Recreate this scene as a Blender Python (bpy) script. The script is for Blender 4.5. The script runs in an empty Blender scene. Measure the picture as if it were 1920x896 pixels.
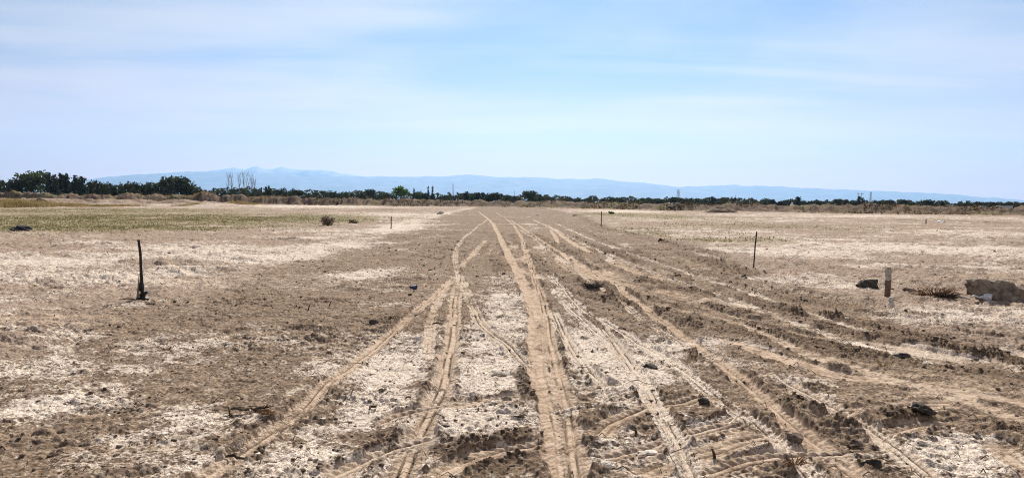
import bpy, math, random
import numpy as np
from mathutils import Matrix, Vector

random.seed(11)
rng = np.random.default_rng(7)
scene = bpy.context.scene
COL = scene.collection
PI = math.pi

# ------------------------------------------------------------------ camera (world metres, z up, looking along +Y)
FPX, CX, CY, CAM_H = 1371.0, 960.0, 448.0, 1.6
PITCH = math.atan(71 / FPX)
ROLL = math.atan(0.0085)
_f = np.array([0, math.cos(PITCH), -math.sin(PITCH)])
_r0 = np.array([1.0, 0, 0])
_u0 = np.array([0, math.sin(PITCH), math.cos(PITCH)])
_r = math.cos(ROLL) * _r0 + math.sin(ROLL) * _u0
_u = -math.sin(ROLL) * _r0 + math.cos(ROLL) * _u0


def ray(px, py):
    d = _f + _r * ((px - CX) / FPX) - _u * ((py - CY) / FPX)
    return d / d[1]


def G(px, py):
    """point of the ground plane seen at a place of the photograph"""
    d = ray(px, py)
    t = CAM_H / max(-d[2], 1e-4)
    return np.array([d[0] * t, d[1] * t])


def at(px, py, Y):
    """x and z at depth Y"""
    d = ray(px, py)
    return d[0] * Y, CAM_H + d[2] * Y


# ------------------------------------------------------------------ noise
def _h(ix, iy, s):
    n = (ix.astype(np.uint32) * np.uint32(374761393) + iy.astype(np.uint32) * np.uint32(668265263)
         + np.uint32((s * 2246822519) & 0xffffffff))
    n = (n ^ (n >> np.uint32(13))) * np.uint32(1274126177)
    n = n ^ (n >> np.uint32(16))
    return (n & np.uint32(0xffffff)).astype(np.float32) / np.float32(0xffffff)


def vn(x, y, s=0):
    fx, fy = np.floor(x), np.floor(y)
    ix, iy = fx.astype(np.int64), fy.astype(np.int64)
    tx, ty = (x - fx).astype(np.float32), (y - fy).astype(np.float32)
    tx = tx * tx * (3 - 2 * tx); ty = ty * ty * (3 - 2 * ty)
    a, b = _h(ix, iy, s), _h(ix + 1, iy, s)
    c, d = _h(ix, iy + 1, s), _h(ix + 1, iy + 1, s)
    return (a + (b - a) * tx) * (1 - ty) + (c + (d - c) * tx) * ty


def fbm(x, y, s=0, o=4, g=.5):
    t = 0; a = 1; n = 0
    for i in range(o):
        t = t + a * vn(x, y, s + i * 17); n += a; a *= g
        x, y = x * 2.03 + y * .37 + 5.2, y * 2.03 - x * .31 + 1.7
    return t / n


def cells(x, y, s=0):
    """domed cells, 0..1: lumps with creases between them"""
    fx, fy = np.floor(x), np.floor(y)
    ix, iy = fx.astype(np.int64), fy.astype(np.int64)
    best = np.full(x.shape, 9.0, np.float32); hh = np.zeros(x.shape, np.float32)
    for dx in (-1, 0, 1):
        for dy in (-1, 0, 1):
            jx, jy = ix + dx, iy + dy
            px = fx + dx + _h(jx, jy, s); py = fy + dy + _h(jx, jy, s + 5)
            d = ((x - px) ** 2 + (y - py) ** 2).astype(np.float32)
            m = d < best
            best = np.where(m, d, best); hh = np.where(m, _h(jx, jy, s + 9), hh)
    return np.clip(1 - best * 1.4, 0, 1) * (.25 + .75 * hh)


def ss(a, b, x):
    t = np.clip((x - a) / (b - a), 0, 1)
    return t * t * (3 - 2 * t)


# ------------------------------------------------------------------ the lie of the land (traced, then kept in metres)
RL = [(0, 660), (150, 615), (290, 572), (430, 528), (560, 490), (700, 448), (780, 420), (826, 403)]
RR = [(1920, 672), (1760, 628), (1600, 580), (1400, 522), (1320, 484), (1240, 453), (1130, 424), (1082, 403)]
_rl = np.array([G(*p) for p in RL]); _rr = np.array([G(*p) for p in RR])

BANK = [(-400, 353, 376), (0, 358, 378), (100, 360, 380), (230, 362, 381), (320, 360, 381), (380, 361, 382), (450, 365, 383),
        (600, 371, 385.5), (750, 373, 387), (960, 376, 388.5), (1100, 378.5, 391), (1200, 381, 394),
        (1300, 382, 396), (1500, 384, 399), (1700, 385.5, 402), (1920, 388, 405), (2400, 393, 410)]
_bx, _by, _bh = [], [], []
for px, t, f in BANK:
    g = G(px, f)
    _bx.append(math.atan2(g[0], g[1])); _by.append(math.hypot(*g)); _bh.append(at(px, t, g[1] + 4)[1])
_bx, _by, _bh = map(np.array, (_bx, _by, _bh))

# wheel tracks: (points in the photograph, half width m, depth m, dust 0..1, ribs 0..1, clods thrown up along the edges 0..1)
TR = [
    ([(897, 397), (917, 412), (930, 430), (947, 467), (963, 497), (977, 527), (993, 557), (1005, 593), (1010, 640), (1011, 696), (1030, 745), (1046, 800), (1056, 850), (1062, 900), (1068, 950)], .135, .035, 1., .5, .8),
    ([(930, 398), (953, 413), (973, 437), (983, 467), (992, 487), (1003, 523), (1015, 560), (1023, 590), (1032, 640), (1045, 696), (1057, 745), (1070, 820), (1081, 896), (1090, 960)], .12, .04, .85, 1., .6),
    ([(957, 412), (993, 437), (1023, 457), (1057, 477), (1090, 497), (1123, 520), (1153, 537), (1180, 557), (1213, 582), (1250, 606), (1282, 630), (1333, 672), (1386, 710), (1432, 749), (1477, 788), (1527, 827), (1573, 862), (1620, 896), (1700, 955)], .13, .045, .95, .9, 1.),
    ([(1000, 412), (1037, 430), (1060, 447), (1085, 462), (1110, 476)], .14, .03, .9, .2, .4),
    ([(1032, 430), (1041, 444), (1047, 458)], .10, .02, .9, .2, .3),
    ([(913, 412), (890, 430), (870, 447), (857, 467), (854, 490), (860, 513), (870, 537), (880, 560), (894, 590), (908, 612), (947, 640), (975, 668), (993, 689), (1010, 712)], .12, .03, .6, 1., .5),
    ([(913, 450), (887, 477), (872, 492), (864, 505)], .11, .02, .6, .3, .3),
    ([(862, 512), (857, 545), (853, 574), (851, 615), (841, 668), (832, 714), (816, 753), (792, 802), (770, 844), (746, 900), (722, 960)], .14, .035, .8, 1., .6),
    ([(856, 515), (840, 537), (822, 567), (810, 600), (806, 640), (797, 689)], .10, .025, .6, .7, .4),
    ([(858, 518), (822, 553), (777, 588), (728, 633), (675, 675), (640, 703), (617, 716), (564, 770), (494, 820), (437, 858), (370, 900), (280, 955)], .12, .035, .85, 1., .7),
    ([(1030, 535), (1048, 557), (1070, 580), (1112, 615), (1148, 650), (1176, 686), (1204, 721), (1222, 748), (1242, 785), (1273, 839), (1300, 890)], .115, .03, .35, 1., .5),
    ([(1030, 515), (1050, 540), (1075, 565), (1102, 587), (1140, 605), (1179, 629), (1218, 654), (1271, 688), (1322, 725), (1368, 760), (1403, 784), (1477, 844), (1530, 896), (1590, 955)], .12, .03, .35, 1., .5),
    ([(1035, 575), (1045, 600), (1060, 629), (1081, 665), (1105, 696), (1123, 717), (1141, 746), (1162, 776)], .10, .025, .45, 1., .4),
    ([(1104, 826), (1141, 795), (1179, 774), (1222, 760), (1280, 751), (1315, 741), (1366, 735)], .16, .03, 1., 1., .6),
    ([(790, 900), (851, 873), (908, 851), (964, 839), (1030, 830)], .16, .03, 1., 1., 1.),
    ([(1170, 900), (1239, 873), (1280, 860), (1350, 837), (1403, 820), (1460, 808)], .16, .03, 1., 1., .6),
    ([(1525, 792), (1597, 774), (1668, 763), (1738, 756), (1815, 756)], .17, .03, 1., .8, .8),
    ([(1650, 818), (1703, 803), (1756, 794), (1800, 796)], .15, .025, .8, .8, .5),
    ([(1858, 822), (1920, 872), (2000, 935)], .16, .03, .9, 1., .6),
    ([(693, 801), (749, 777), (800, 765), (851, 757), (887, 753), (940, 744), (1000, 738)], .11, .03, .85, 1., .5),
    ([(1081, 733), (1133, 724), (1170, 722)], .11, .025, .6, .7, .5),
    ([(1280, 800), (1340, 790), (1390, 770)], .10, .02, .4, .7, .3),
    ([(1300, 640), (1360, 640), (1430, 660), (1560, 700), (1700, 720), (1850, 745), (1960, 762)], .16, .03, .8, .15, .5),
]
TR += [
    ([(1020, 420), (1060, 440), (1110, 465), (1170, 490), (1250, 520), (1340, 550), (1450, 590), (1600, 640), (1800, 700)], .12, .02, .3, .2, .2),
    ([(1040, 418), (1100, 445), (1180, 475), (1280, 508), (1400, 548), (1560, 600), (1750, 650)], .11, .02, .28, .2, .2),
    ([(975, 430), (1010, 455), (1050, 485), (1090, 520), (1150, 560), (1210, 600), (1290, 650), (1400, 700)], .10, .02, .5, .8, .3),
    ([(1100, 860), (1160, 850), (1240, 830), (1330, 800), (1400, 790)], .14, .025, .8, 1., .3),
    ([(600, 900), (700, 852), (760, 832), (840, 815)], .13, .025, .7, 1., .3),
    ([(1290, 900), (1400, 862), (1500, 850), (1620, 848)], .14, .025, .9, 1., .4),
    ([(1042, 772), (1100, 760), (1180, 752)], .10, .02, .5, 1., .3),
    ([(1440, 700), (1520, 740), (1620, 800), (1720, 870), (1780, 930)], .12, .025, .6, 1., .4),
    ([(1120, 600), (1160, 650), (1195, 700), (1240, 770), (1280, 850), (1300, 900)], .11, .025, .5, 1., .35),
    ([(1350, 590), (1460, 640), (1600, 690), (1760, 735), (1930, 790)], .13, .02, .6, .3, .3)]
# ridges of broken clods: (points, half width m, height m)
RG = [
    ([(1073, 530), (1110, 543), (1147, 563), (1187, 598), (1233, 613), (1262, 632)], .13, .09),
    ([(1268, 602), (1310, 613), (1350, 620), (1393, 630), (1443, 643)], .11, .11),
    ([(1213, 560), (1260, 570), (1300, 587), (1353, 600), (1427, 613), (1480, 624)], .12, .08),
    ([(1193, 523), (1233, 537), (1280, 547), (1350, 543), (1385, 540)], .16, .08),
    ([(1385, 558), (1433, 570), (1493, 583), (1533, 590), (1600, 598)], .14, .08),
    ([(1317, 570), (1360, 580), (1420, 590)], .1, .06),
    ([(1233, 661), (1290, 667), (1320, 682)], .09, .07),
    ([(1393, 662), (1443, 680), (1500, 690)], .09, .06),
    ([(1721, 640), (1774, 654), (1844, 668), (1930, 690)], .10, .08),
    ([(1560, 612), (1640, 622), (1720, 640)], .10, .05),
    ([(1660, 660), (1703, 672), (1756, 689), (1800, 700)], .10, .08),
    ([(1477, 619), (1527, 636), (1600, 650), (1668, 661)], .10, .06),
    ([(1370, 650), (1420, 655), (1480, 672), (1540, 690), (1620, 700)], .09, .06),
    ([(1495, 728), (1530, 726), (1566, 734)], .09, .07),
    ([(1540, 808), (1615, 802), (1668, 788), (1735, 775), (1760, 780)], .10, .09),
    ([(1460, 735), (1490, 750), (1520, 780)], .10, .06),
    ([(1800, 800), (1850, 812), (1900, 818), (1960, 840)], .10, .07),
    ([(1640, 725), (1680, 722), (1720, 730)], .08, .05),
    ([(1800, 760), (1850, 770), (1920, 790)], .09, .05),
    ([(1280, 770), (1320, 762), (1345, 755)], .08, .06),
    ([(1300, 800), (1330, 792), (1370, 795)], .08, .06),
    ([(1380, 775), (1420, 790), (1455, 795)], .09, .06),
    ([(1350, 880), (1390, 865), (1430, 850)], .09, .06),
    ([(805, 855), (850, 845), (905, 823), (960, 815), (1010, 812)], .13, .035),
    ([(880, 885), (930, 880), (985, 860), (1005, 850)], .14, .035),
    ([(1050, 635), (1048, 680), (1062, 715)], .08, .05),
    ([(1072, 745), (1080, 775), (1098, 800)], .08, .06),
    ([(1105, 850), (1125, 895), (1160, 900)], .09, .06),
    ([(990, 640), (985, 680), (990, 720), (1012, 770)], .08, .05),
    ([(720, 800), (712, 850), (690, 895)], .09, .05),
    ([(445, 868), (480, 855), (510, 846)], .10, .07),
    ([(555, 722), (585, 718), (615, 712)], .08, .06),
    ([(160, 741), (190, 739), (243, 734)], .07, .05),
    ([(432, 615), (460, 615), (492, 614)], .07, .05),
    ([(320, 613), (380, 612)], .07, .04), ([(190, 615), (240, 614)], .10, .05),
    ([(0, 738), (40, 736), (90, 733)], .08, .05), ([(500, 706), (540, 705), (575, 703)], .07, .04),
    ([(280, 864), (310, 858), (335, 850)], .09, .06), ([(380, 712), (420, 710)], .10, .05),
    ([(70, 858), (110, 850)], .10, .06), ([(920, 702), (945, 698), (978, 692)], .07, .06),
    ([(828, 806), (850, 798)], .06, .06), ([(830, 784), (855, 781), (895, 780)], .05, .05),
    ([(840, 748), (862, 744)], .07, .06), ([(755, 701), (790, 699)], .06, .04),
    ([(1130, 760), (1165, 765)], .07, .05), ([(1205, 690), (1235, 684)], .08, .06),
    ([(1130, 682), (1165, 684)], .1, .05), ([(1040, 600), (1048, 625)], .07, .05),
    ([(690, 612), (730, 610), (760, 600)], .12, .04),
    ([(950, 750), (975, 770), (995, 785)], .05, .04), ([(1180, 735), (1240, 728)], .09, .05),
    ([(1085, 404), (1127, 426), (1180, 440), (1240, 453), (1300, 475), (1350, 497), (1405, 522)], .40, .08),
    ([(1000, 440), (1040, 462), (1090, 485), (1120, 505)], .22, .07),
    ([(1060, 440), (1110, 462), (1160, 484), (1230, 510), (1300, 530)], .2, .07),
    ([(1080, 430), (1140, 452), (1200, 474), (1280, 505)], .2, .05),
    ([(960, 440), (965, 460), (972, 485)], .16, .05), ([(905, 455), (930, 490), (945, 520)], .2, .04),
]
# salt crust: (centre x, y, half extents in the photograph, weight)
CR = [(950, 590, 60, 48, 1.), (925, 690, 75, 50, .9), (900, 640, 40, 60, .5), (740, 690, 60, 40, .75), (1095, 640, 45, 40, .95), (1165, 690, 70, 40, .7),
      (1255, 650, 70, 20, .9), (890, 790, 130, 40, .95), (700, 760, 60, 45, .7), (600, 850, 110, 50, .7), (740, 860, 70, 50, .6), (1170, 770, 90, 30, .6),
      (1190, 840, 90, 50, .6), (1130, 862, 26, 22, 1.), (1810, 850, 150, 42, 1.), (1670, 815, 70, 18, .9), (1600, 780, 80, 12, .7), (1300, 800, 60, 30, .8),
      (1250, 880, 160, 50, .5), (1400, 830, 80, 30, .6), (90, 775, 140, 45, .95), (320, 790, 150, 26, .95), (230, 820, 150, 24, .8), (60, 690, 140, 40, .7),
      (330, 655, 130, 22, .65), (110, 645, 60, 14, .7), (200, 860, 300, 30, .6), (470, 790, 60, 20, .6), (1310, 640, 60, 10, .8), (1560, 690, 90, 12, .6),
      (1490, 715, 70, 10, .6), (1850, 660, 90, 12, .8), (1730, 650, 80, 10, .6), (1900, 760, 40, 30, .4), (1520, 745, 60, 14, .6),
      (420, 474, 260, 13, 1.), (160, 520, 240, 16, .7), (80, 490, 160, 14, .7), (610, 468, 110, 10, .8), (620, 440, 80, 12, .6), (760, 425, 60, 10, .9),
      (330, 515, 60, 8, .7), (60, 560, 160, 16, .7), (560, 388, 200, 3, .75), (720, 403, 100, 4, .8), (250, 386, 200, 2, .3),
      (1500, 478, 180, 14, .9), (1760, 468, 240, 14, .9), (1880, 505, 120, 10, .7), (1650, 500, 160, 8, .6), (1560, 530, 160, 16, .8), (1780, 600, 160, 24, .8),
      (1480, 545, 120, 16, .55), (1300, 440, 120, 8, .5), (1340, 412, 200, 4, .5), (1620, 407, 300, 3, .6), (1180, 398, 90, 4, .7), (1850, 440, 120, 8, .5),
      (1900, 590, 100, 20, .7), (690, 520, 60, 22, .5), (740, 455, 70, 10, .3), (950, 530, 40, 20, .35), (1000, 425, 20, 8, .4), (1310, 505, 60, 6, .5)]
# bare dark or moist soil
DK = [(1560, 640, 280, 40, .55), (1750, 690, 200, 30, .5), (1340, 570, 160, 22, .45), (1160, 545, 80, 22, .5), (700, 600, 120, 30, .35), (500, 590, 200, 30, .25),
      (640, 394, 200, 4, .75), (430, 392, 120, 3, .55), (1820, 417, 140, 5, .8), (1880, 432, 90, 6, .6), (1400, 408, 160, 3, .45), (1560, 413, 140, 3, .5), (1500, 440, 120, 4, .4),
      (830, 455, 90, 25, .25), (90, 383, 90, 4, .5), (1190, 470, 110, 22, .3), (960, 870, 60, 18, .25), (790, 690, 20, 50, .3)]
# dusty tan soil
DU = [(800, 760, 40, 40, .8), (1010, 700, 26, 90, .7), (1070, 480, 60, 20, .3), (1650, 700, 260, 30, .75), (1800, 735, 200, 30, .8), (90, 610, 160, 22, .8), (380, 530, 160, 24, .7),
      (250, 842, 200, 10, .8), (430, 880, 120, 20, .6), (1450, 715, 80, 30, .6), (1580, 760, 120, 20, .6), (1120, 510, 80, 18, .5), (960, 490, 60, 30, .5), (1000, 570, 20, 60, .6),
      (700, 885, 60, 30, .5), (860, 520, 34, 26, .7), (600, 490, 120, 16, .4), (1330, 690, 60, 30, .5), (1280, 560, 120, 20, .4), (1820, 890, 60, 12, .3)]
# grass: (centre, half extents, weight)
GR = [(180, 412, 300, 10, 1.), (430, 412, 180, 9, 1.), (120, 396, 240, 5, .8), (100, 428, 220, 8, .75), (330, 426, 160, 6, .9), (560, 411, 90, 8, .6), (650, 415, 60, 7, .45),
      (1230, 407, 120, 6, .35), (1240, 435, 90, 7, .4), (1400, 425, 200, 5, .25), (1380, 452, 90, 5, .5), (250, 379, 40, 1.5, .9), (500, 376, 120, 2, .5), (1150, 403, 60, 3, .6)]


def smooth_line(pts, n=9):
    p = np.array([G(*q) for q in pts])
    p = np.vstack([2 * p[0] - p[1], p, 2 * p[-1] - p[-2]])
    out = []
    for i in range(1, len(p) - 2):
        a, b, c, d = p[i - 1], p[i], p[i + 1], p[i + 2]
        for k in range(n):
            t = k / n
            out.append(.5 * ((2 * b) + (c - a) * t + (2 * a - 5 * b + 4 * c - d) * t * t + (3 * b - a - 3 * c + d) * t ** 3))
    out.append(p[-2])
    return np.array(out)


TRL = [(smooth_line(t[0]),) + t[1:] + (t[0][-1][1] > 880 or t[0][-1][0] > 1900,) for t in TR]
RGL = [(smooth_line(t[0], 5),) + t[1:] for t in RG]
f32 = np.float32


def line_coords(L, x, y, reach):
    """indices of points near a polyline, with signed offset and distance along"""
    lo, hi = L.min(0) - reach, L.max(0) + reach
    idx = np.nonzero((x > lo[0]) & (x < hi[0]) & (y > lo[1]) & (y < hi[1]))[0]
    if not len(idx):
        return idx, None, None, None
    X, Y = x[idx], y[idx]
    best = np.full(len(idx), 1e9); s = np.zeros(len(idx)); t = np.zeros(len(idx))
    acc = 0
    for i in range(len(L) - 1):
        a, d = L[i], L[i + 1] - L[i]
        ln = math.hypot(*d)
        if ln < 1e-6:
            continue
        lo, hi = np.minimum(a, L[i + 1]) - reach, np.maximum(a, L[i + 1]) + reach
        m = np.nonzero((X > lo[0]) & (X < hi[0]) & (Y > lo[1]) & (Y < hi[1]))[0]
        if len(m):
            rx, ry = X[m] - a[0], Y[m] - a[1]
            k = np.clip((rx * d[0] + ry * d[1]) / ln ** 2, 0, 1)
            ex, ey = rx - k * d[0], ry - k * d[1]
            dd = np.hypot(ex, ey)
            b = dd < best[m]
            mb = m[b]
            best[mb] = dd[b]
            s[mb] = dd[b] * np.sign(d[0] * ry[b] - d[1] * rx[b])
            t[mb] = acc + k[b] * ln
        acc += ln
    k = best < reach
    return idx[k], s[k], t[k], acc


def blob_field(lst, x, y):
    f = np.zeros(x.shape, f32)
    for px, py, rx, ry, w in lst:
        c = G(px, py)
        a, b = G(px, py + ry)[1], G(px, max(py - ry, 388 + (px - 960) * .0085 if py > 392 else py - ry))[1]
        hy = max((b - a) / 2, .05); hx = rx / FPX * c[1]
        m = np.nonzero((np.abs(x - c[0]) < 2.2 * hx) & (np.abs(y - (a + b) / 2) < 2.2 * hy))[0]
        q = ((x[m] - c[0]) / hx) ** 2 + ((y[m] - (a + b) / 2) / hy) ** 2
        f[m] = np.maximum(f[m], w * np.exp(-q * .9))
    return f


def terrain(x, y):
    """height and soil of the land at world points"""
    x = np.asarray(x, np.float64); y = np.asarray(y, np.float64)
    N = len(x)
    r = np.hypot(x, y); az = np.arctan2(x, y)
    near = (r < 420) & (np.abs(az) < 1.0)
    I = np.nonzero(near)[0]
    H = np.zeros(N, f32)
    A = {k: np.zeros(N, f32) for k in ('crust', 'dust', 'dark', 'grass', 'bank', 'road')}
    A['crust'][:] = .35
    xi, yi, ri, ai = x[I], y[I], r[I], az[I]
    wob = (fbm(xi * .7, yi * .5, 3, 4) - .5)
    xl = np.interp(yi, _rl[:, 1], _rl[:, 0]); xr = np.interp(yi, _rr[:, 1], _rr[:, 0])
    road = ss(-1.1, 1.1, (xi - xl) + wob * 3.4) * ss(-.7, .7, (xr - xi) + wob * 2.2)
    bd = np.interp(ai, _bx, _by); bh = np.interp(ai, _bx, _bh)
    road = road * ss(2, -6, ri - bd)
    h = (fbm(xi * .13, yi * .13, 21, 2) - .5) * .10
    n1 = fbm(xi * 1.1, yi * 1.1, 31, 4) - .5
    n2 = fbm(xi * 5.3, yi * 5.3, 41, 3) - .5
    n3 = vn(xi * 26, yi * 26, 51) - .5
    clod = cells(xi * 4.1 + n2 * .8, yi * 4.1, 61)
    clod2 = cells(xi * 11 + n2, yi * 11, 67)
    fin = cells(xi * 27 + n2, yi * 27, 69)
    patch = ss(.45, .7, fbm(xi * .55, yi * .55, 71, 3))
    lump = ss(.56, .70, fbm(xi * 1.7, yi * 1.7, 77, 3))
    tq = fbm(xi * 1.9 + n2 * .25, yi * 2.4, 171, 4) * 9
    tf = tq - np.floor(tq)
    terr = (np.floor(tq) + ss(.42, .58, tf)) / 9
    flak = ss(.42, .62, fbm(xi * .5, yi * .6, 177, 3))
    big = fbm(xi * .16, yi * .22, 181, 4) - .5
    rough = (1 - road) * .9 + .25
    hm = h + n1 * .05
    h = h + n1 * .10 * rough + n2 * .055 * (rough * .6 + .4) + n3 * .012 + fin * .009
    field = (1 - road) * (.35 + .65 * patch)
    h = h + cells(xi * 2.3, yi * 2.3 + n1, 63) * .045 * field + clod * .07 * field * (.5 + .5 * ss(8, 16, yi)) + clod2 * .018 * (field + .2) + clod2 * .035 * lump * (.35 + .4 * road)
    h = h + (terr - .5) * (.05 + .11 * flak)
    # soil fields
    cr = blob_field(CR, xi, yi); dk = blob_field(DK, xi, yi); du = blob_field(DU, xi, yi); gr = blob_field(GR, xi, yi)
    nb = fbm(xi * .35, yi * .6, 81, 5, .62)
    crust = (1 - road) * (.13 + 1.2 * (nb - .5)) + road * (.07 + .8 * (nb - .5)) + cr * (.74 - .20 * ss(-1.2, -2.6, xi) * ss(12, 9, yi)) + .27 * ss(-2.2, -.5, xi - xl + wob) * ss(.7, -.2, xi - xl + wob) * ss(12, 24, yi) + .10 * (1 - road) * ss(14, 40, yi) * ss(.42, .62, fbm(xi * .09, yi * .06, 223, 4, .6)) + .20 * ss(11, 6, yi) * ss(4.5, 1.2, xi) * (.35 + .65 * ss(-2.6, -1.2, xi)) * ss(.3, .6, nb + .15) + n1 * .5 - big * .25
    dark = dk * .62 + lump * .25 + (n1 * -.5) + field * (.10 - clod * .25) + big * .5 + (vn(xi * 2.2, yi * 2.2, 187) - .5) * .18
    dust = du * (.6 + n1 * .8)
    grass = gr * ss(.25, .5, fbm(xi * .22, yi * .12, 91, 3) + .1)
    # grader streaks swinging to the right of the long diagonal track
    uu = xi - .025 * np.maximum(0, 20 - yi) ** 2
    sm = ss(-1.6, .1, uu + n1 * 1.5) * ss(6.3, 9, yi + (xi - 2) * .3) * ss(34, 22, yi) * ss(-.6, .8, xr + 1.2 - xi + wob)
    stk = fbm(uu * 3.1 + n2 * .16, yi * .20 + uu * .2, 191, 4, .58)
    rdg = ss(.545, .66, stk)
    h = h + sm * (rdg * (.016 + .014 * cells(xi * 12, yi * 9, 197) + .03 * fin) - .04 * ss(.48, .36, stk))
    dark = dark + sm * (rdg * .36 + .06 * (n1 + .2))
    crust = crust + sm * (ss(.50, .42, stk) * ss(.55, .7, fbm(uu * 1.2, yi * .5, 199, 3)) * .8 - .10)
    dust = dust + sm * ss(.50, .40, stk) * .5
    # broken black crumbs over the near road
    crm = ss(.60, .72, fbm(xi * 2.7 + n2 * .5, yi * 3.3, 211, 4, .6)) * ss(16, 7, yi) * ss(-3.5, -1.5, xi + n1) * ss(3.2, 1.8, xi)
    h = h + crm * (cells(xi * 26, yi * 26, 213) * .02 + fin * .014)
    dark = dark + crm * .42
    # ridges of clods
    for L, w, amp in RGL:
        k, s, t, tot = line_coords(L, xi, yi, w * 3.2)
        if not len(k):
            continue
        yk, xk = yi[k], xi[k]
        s = s + (vn(t * 3.1, t * 0 + amp * 99, 7) - .5) * w * 1.5
        e = np.exp(-(s / w) ** 2) * ss(0, .25, t + .06) * ss(0, .25, tot - t + .06)
        cut = .35 + .65 * ss(.3, .6, vn(t * 2.3, t * 0 + w * 50 + amp * 31, 13))
        e = e * cut
        cl = cells(xk * 15 + 3, yk * 15, 103) * .5 + fin[k] * .6 + cells(xk * 42, yk * 42, 109) * .25
        h[k] += amp * np.where(yk < 14, .52, .8) * e * (.04 + 1.5 * cl)
        dark[k] = np.maximum(dark[k], np.where(yk < 16, .85, .6) * ss(.1, .6, e) * (.5 + .8 * vn(xk * 7, yk * 7, 117)))
        crust[k] -= .25 * e
    # wheel tracks
    for L, w, dep, du_, ribs, edge, off_ in TRL:
        w = w * (.72 if ribs > .6 else .9)
        k, s, t, tot = line_coords(L, xi, yi, w * 3.0)
        if not len(k):
            continue
        yk, xk = yi[k], xi[k]
        a = np.abs(s)
        wv = w * (.92 + .2 * vn(t * 1.6, t * 0 + w * 77 + dep * 500, 19))
        fl = min(1.1, tot * .16)
        fade = ss(0, fl, t + .02) * (1 if off_ else ss(0, fl, tot - t + .02))
        brk = .45 + .55 * ss(.28, .5, fbm(t * .9, s * 2 + w * 99 + tot, 23, 2))
        ins = ss(1.15, .82, a / wv + (n2[k]) * .9) * fade
        inc = ins * ss(.22, .48, vn(t * 2.3, s * 11 + w * 40, 33) * .7 + vn(t * 9, s * 25, 35) * .3 + .10)
        u = s / w
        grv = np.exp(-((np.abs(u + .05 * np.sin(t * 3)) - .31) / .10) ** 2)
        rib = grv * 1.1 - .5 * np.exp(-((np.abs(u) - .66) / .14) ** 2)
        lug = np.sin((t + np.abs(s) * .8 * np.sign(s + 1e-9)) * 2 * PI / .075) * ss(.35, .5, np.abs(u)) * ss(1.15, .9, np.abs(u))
        gbk = ss(.15, .6, vn(t * 2.6, u * 0 + w * 310 + np.sign(u), 27)) * brk
        tread = (-.018 * rib + .0065 * lug) * ribs * brk
        flat = hm[k] + (h[k] - hm[k]) * .15 - dep * .45 + tread + n2[k] * .008
        h[k] = h[k] * (1 - ins) + flat * ins
        rim = np.exp(-((a - wv * 1.22) / (w * .26)) ** 2) * fade
        ed = ss(.35, .65, vn(t * 1.9, np.sign(s) * 5 + w * 31 + t * 0, 29)) * edge
        cl = cells(xk * 19, yk * 19, 131)
        h[k] += rim * (.008 + .028 * ed * cl)
        dust[k] = np.maximum(dust[k] * (1 - ins * .5), inc * du_ * (.60 + .35 * brk) * (.9 - .25 * min(1, ribs)) * (1 - .5 * grv * gbk * ribs) + .25 * np.exp(-(a / (w * 2.2)) ** 2) * fade * du_)
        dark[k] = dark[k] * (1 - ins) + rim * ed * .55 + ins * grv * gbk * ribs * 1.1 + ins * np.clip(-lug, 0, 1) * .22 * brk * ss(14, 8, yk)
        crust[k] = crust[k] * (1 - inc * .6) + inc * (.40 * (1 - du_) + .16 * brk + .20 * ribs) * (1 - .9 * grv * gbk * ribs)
        grass[k] *= (1 - ins)
    # earth bank along the far edge of the site
    q = ri - bd
    wig = (fbm(ai * 90, ai * 0 + 3, 141, 3) - .5)
    prof = ss(-1, 6.5, q + wig * 4) * ss(24, 10, q)
    bank = ss(-1.5, 1.5, q + wig * 4) * ss(30, 20, q)
    bfb = fbm(xi * .33, yi * .33, 151, 4) - .5
    h = h + prof * bh * .8 * (1 + bfb * .75 + wig * .5) + bank * (fbm(xi * .9, yi * .9, 157, 4) - .5) * 1.1
    # rubble and spoil in front of the left part of the bank
    left = ss(-.30, -.42, ai) * ss(-95, -60, q) * ss(4, -8, q)
    h = h + left * (1.3 * ss(.42, .8, fbm(xi * .11, yi * .09, 163, 4)) + .25 * bfb)
    dark = dark + left * (.25 + bfb * .9); crust = crust - left * .25
    farback = ss(15, 25, q)
    h = h * (1 - .7 * farback)
    H[I] = h
    rub = np.clip(bank, 0, 1)
    A['crust'][I] = np.clip(crust, 0, 1) * (1 - rub * .8)
    A['dust'][I] = np.clip(dust, 0, 1) * (1 - rub)
    A['dark'][I] = np.clip(dark, 0, 1)
    A['grass'][I] = np.clip(grass, 0, 1)
    A['bank'][I] = np.clip(bank, 0, 1)
    A['road'][I] = np.clip(road, 0, 1)
    return H, A


def gz(x, y):
    return float(terrain(np.array([x]), np.array([y]))[0][0])


# ------------------------------------------------------------------ materials
def newmat(name):
    m = bpy.data.materials.new(name); m.use_nodes = True
    nt = m.node_tree; b = nt.nodes['Principled BSDF']
    b.inputs['Roughness'].default_value = .95
    b.inputs['Specular IOR Level'].default_value = .15
    return m, nt, b


def N(nt, t, **kw):
    n = nt.nodes.new(t)
    for k, v in kw.items():
        if k.startswith('_'):
            setattr(n, k[1:], v)
        else:
            n.inputs[k.replace('__', ' ')].default_value = v
    return n


def noise(nt, co, scale, detail=4, rough=.6, dist=0):
    n = N(nt, 'ShaderNodeTexNoise', Scale=scale, Detail=detail, Roughness=rough, Distortion=dist)
    nt.links.new(co, n.inputs['Vector'])
    return n.outputs['Fac']


def math_(nt, op, a, b=None, c=None, clamp=False):
    n = nt.nodes.new('ShaderNodeMath'); n.operation = op; n.use_clamp = clamp
    for i, v in enumerate((a, b, c)):
        if v is None:
            continue
        if isinstance(v, (int, float)):
            n.inputs[i].default_value = v
        else:
            nt.links.new(v, n.inputs[i])
    return n.outputs[0]


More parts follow.
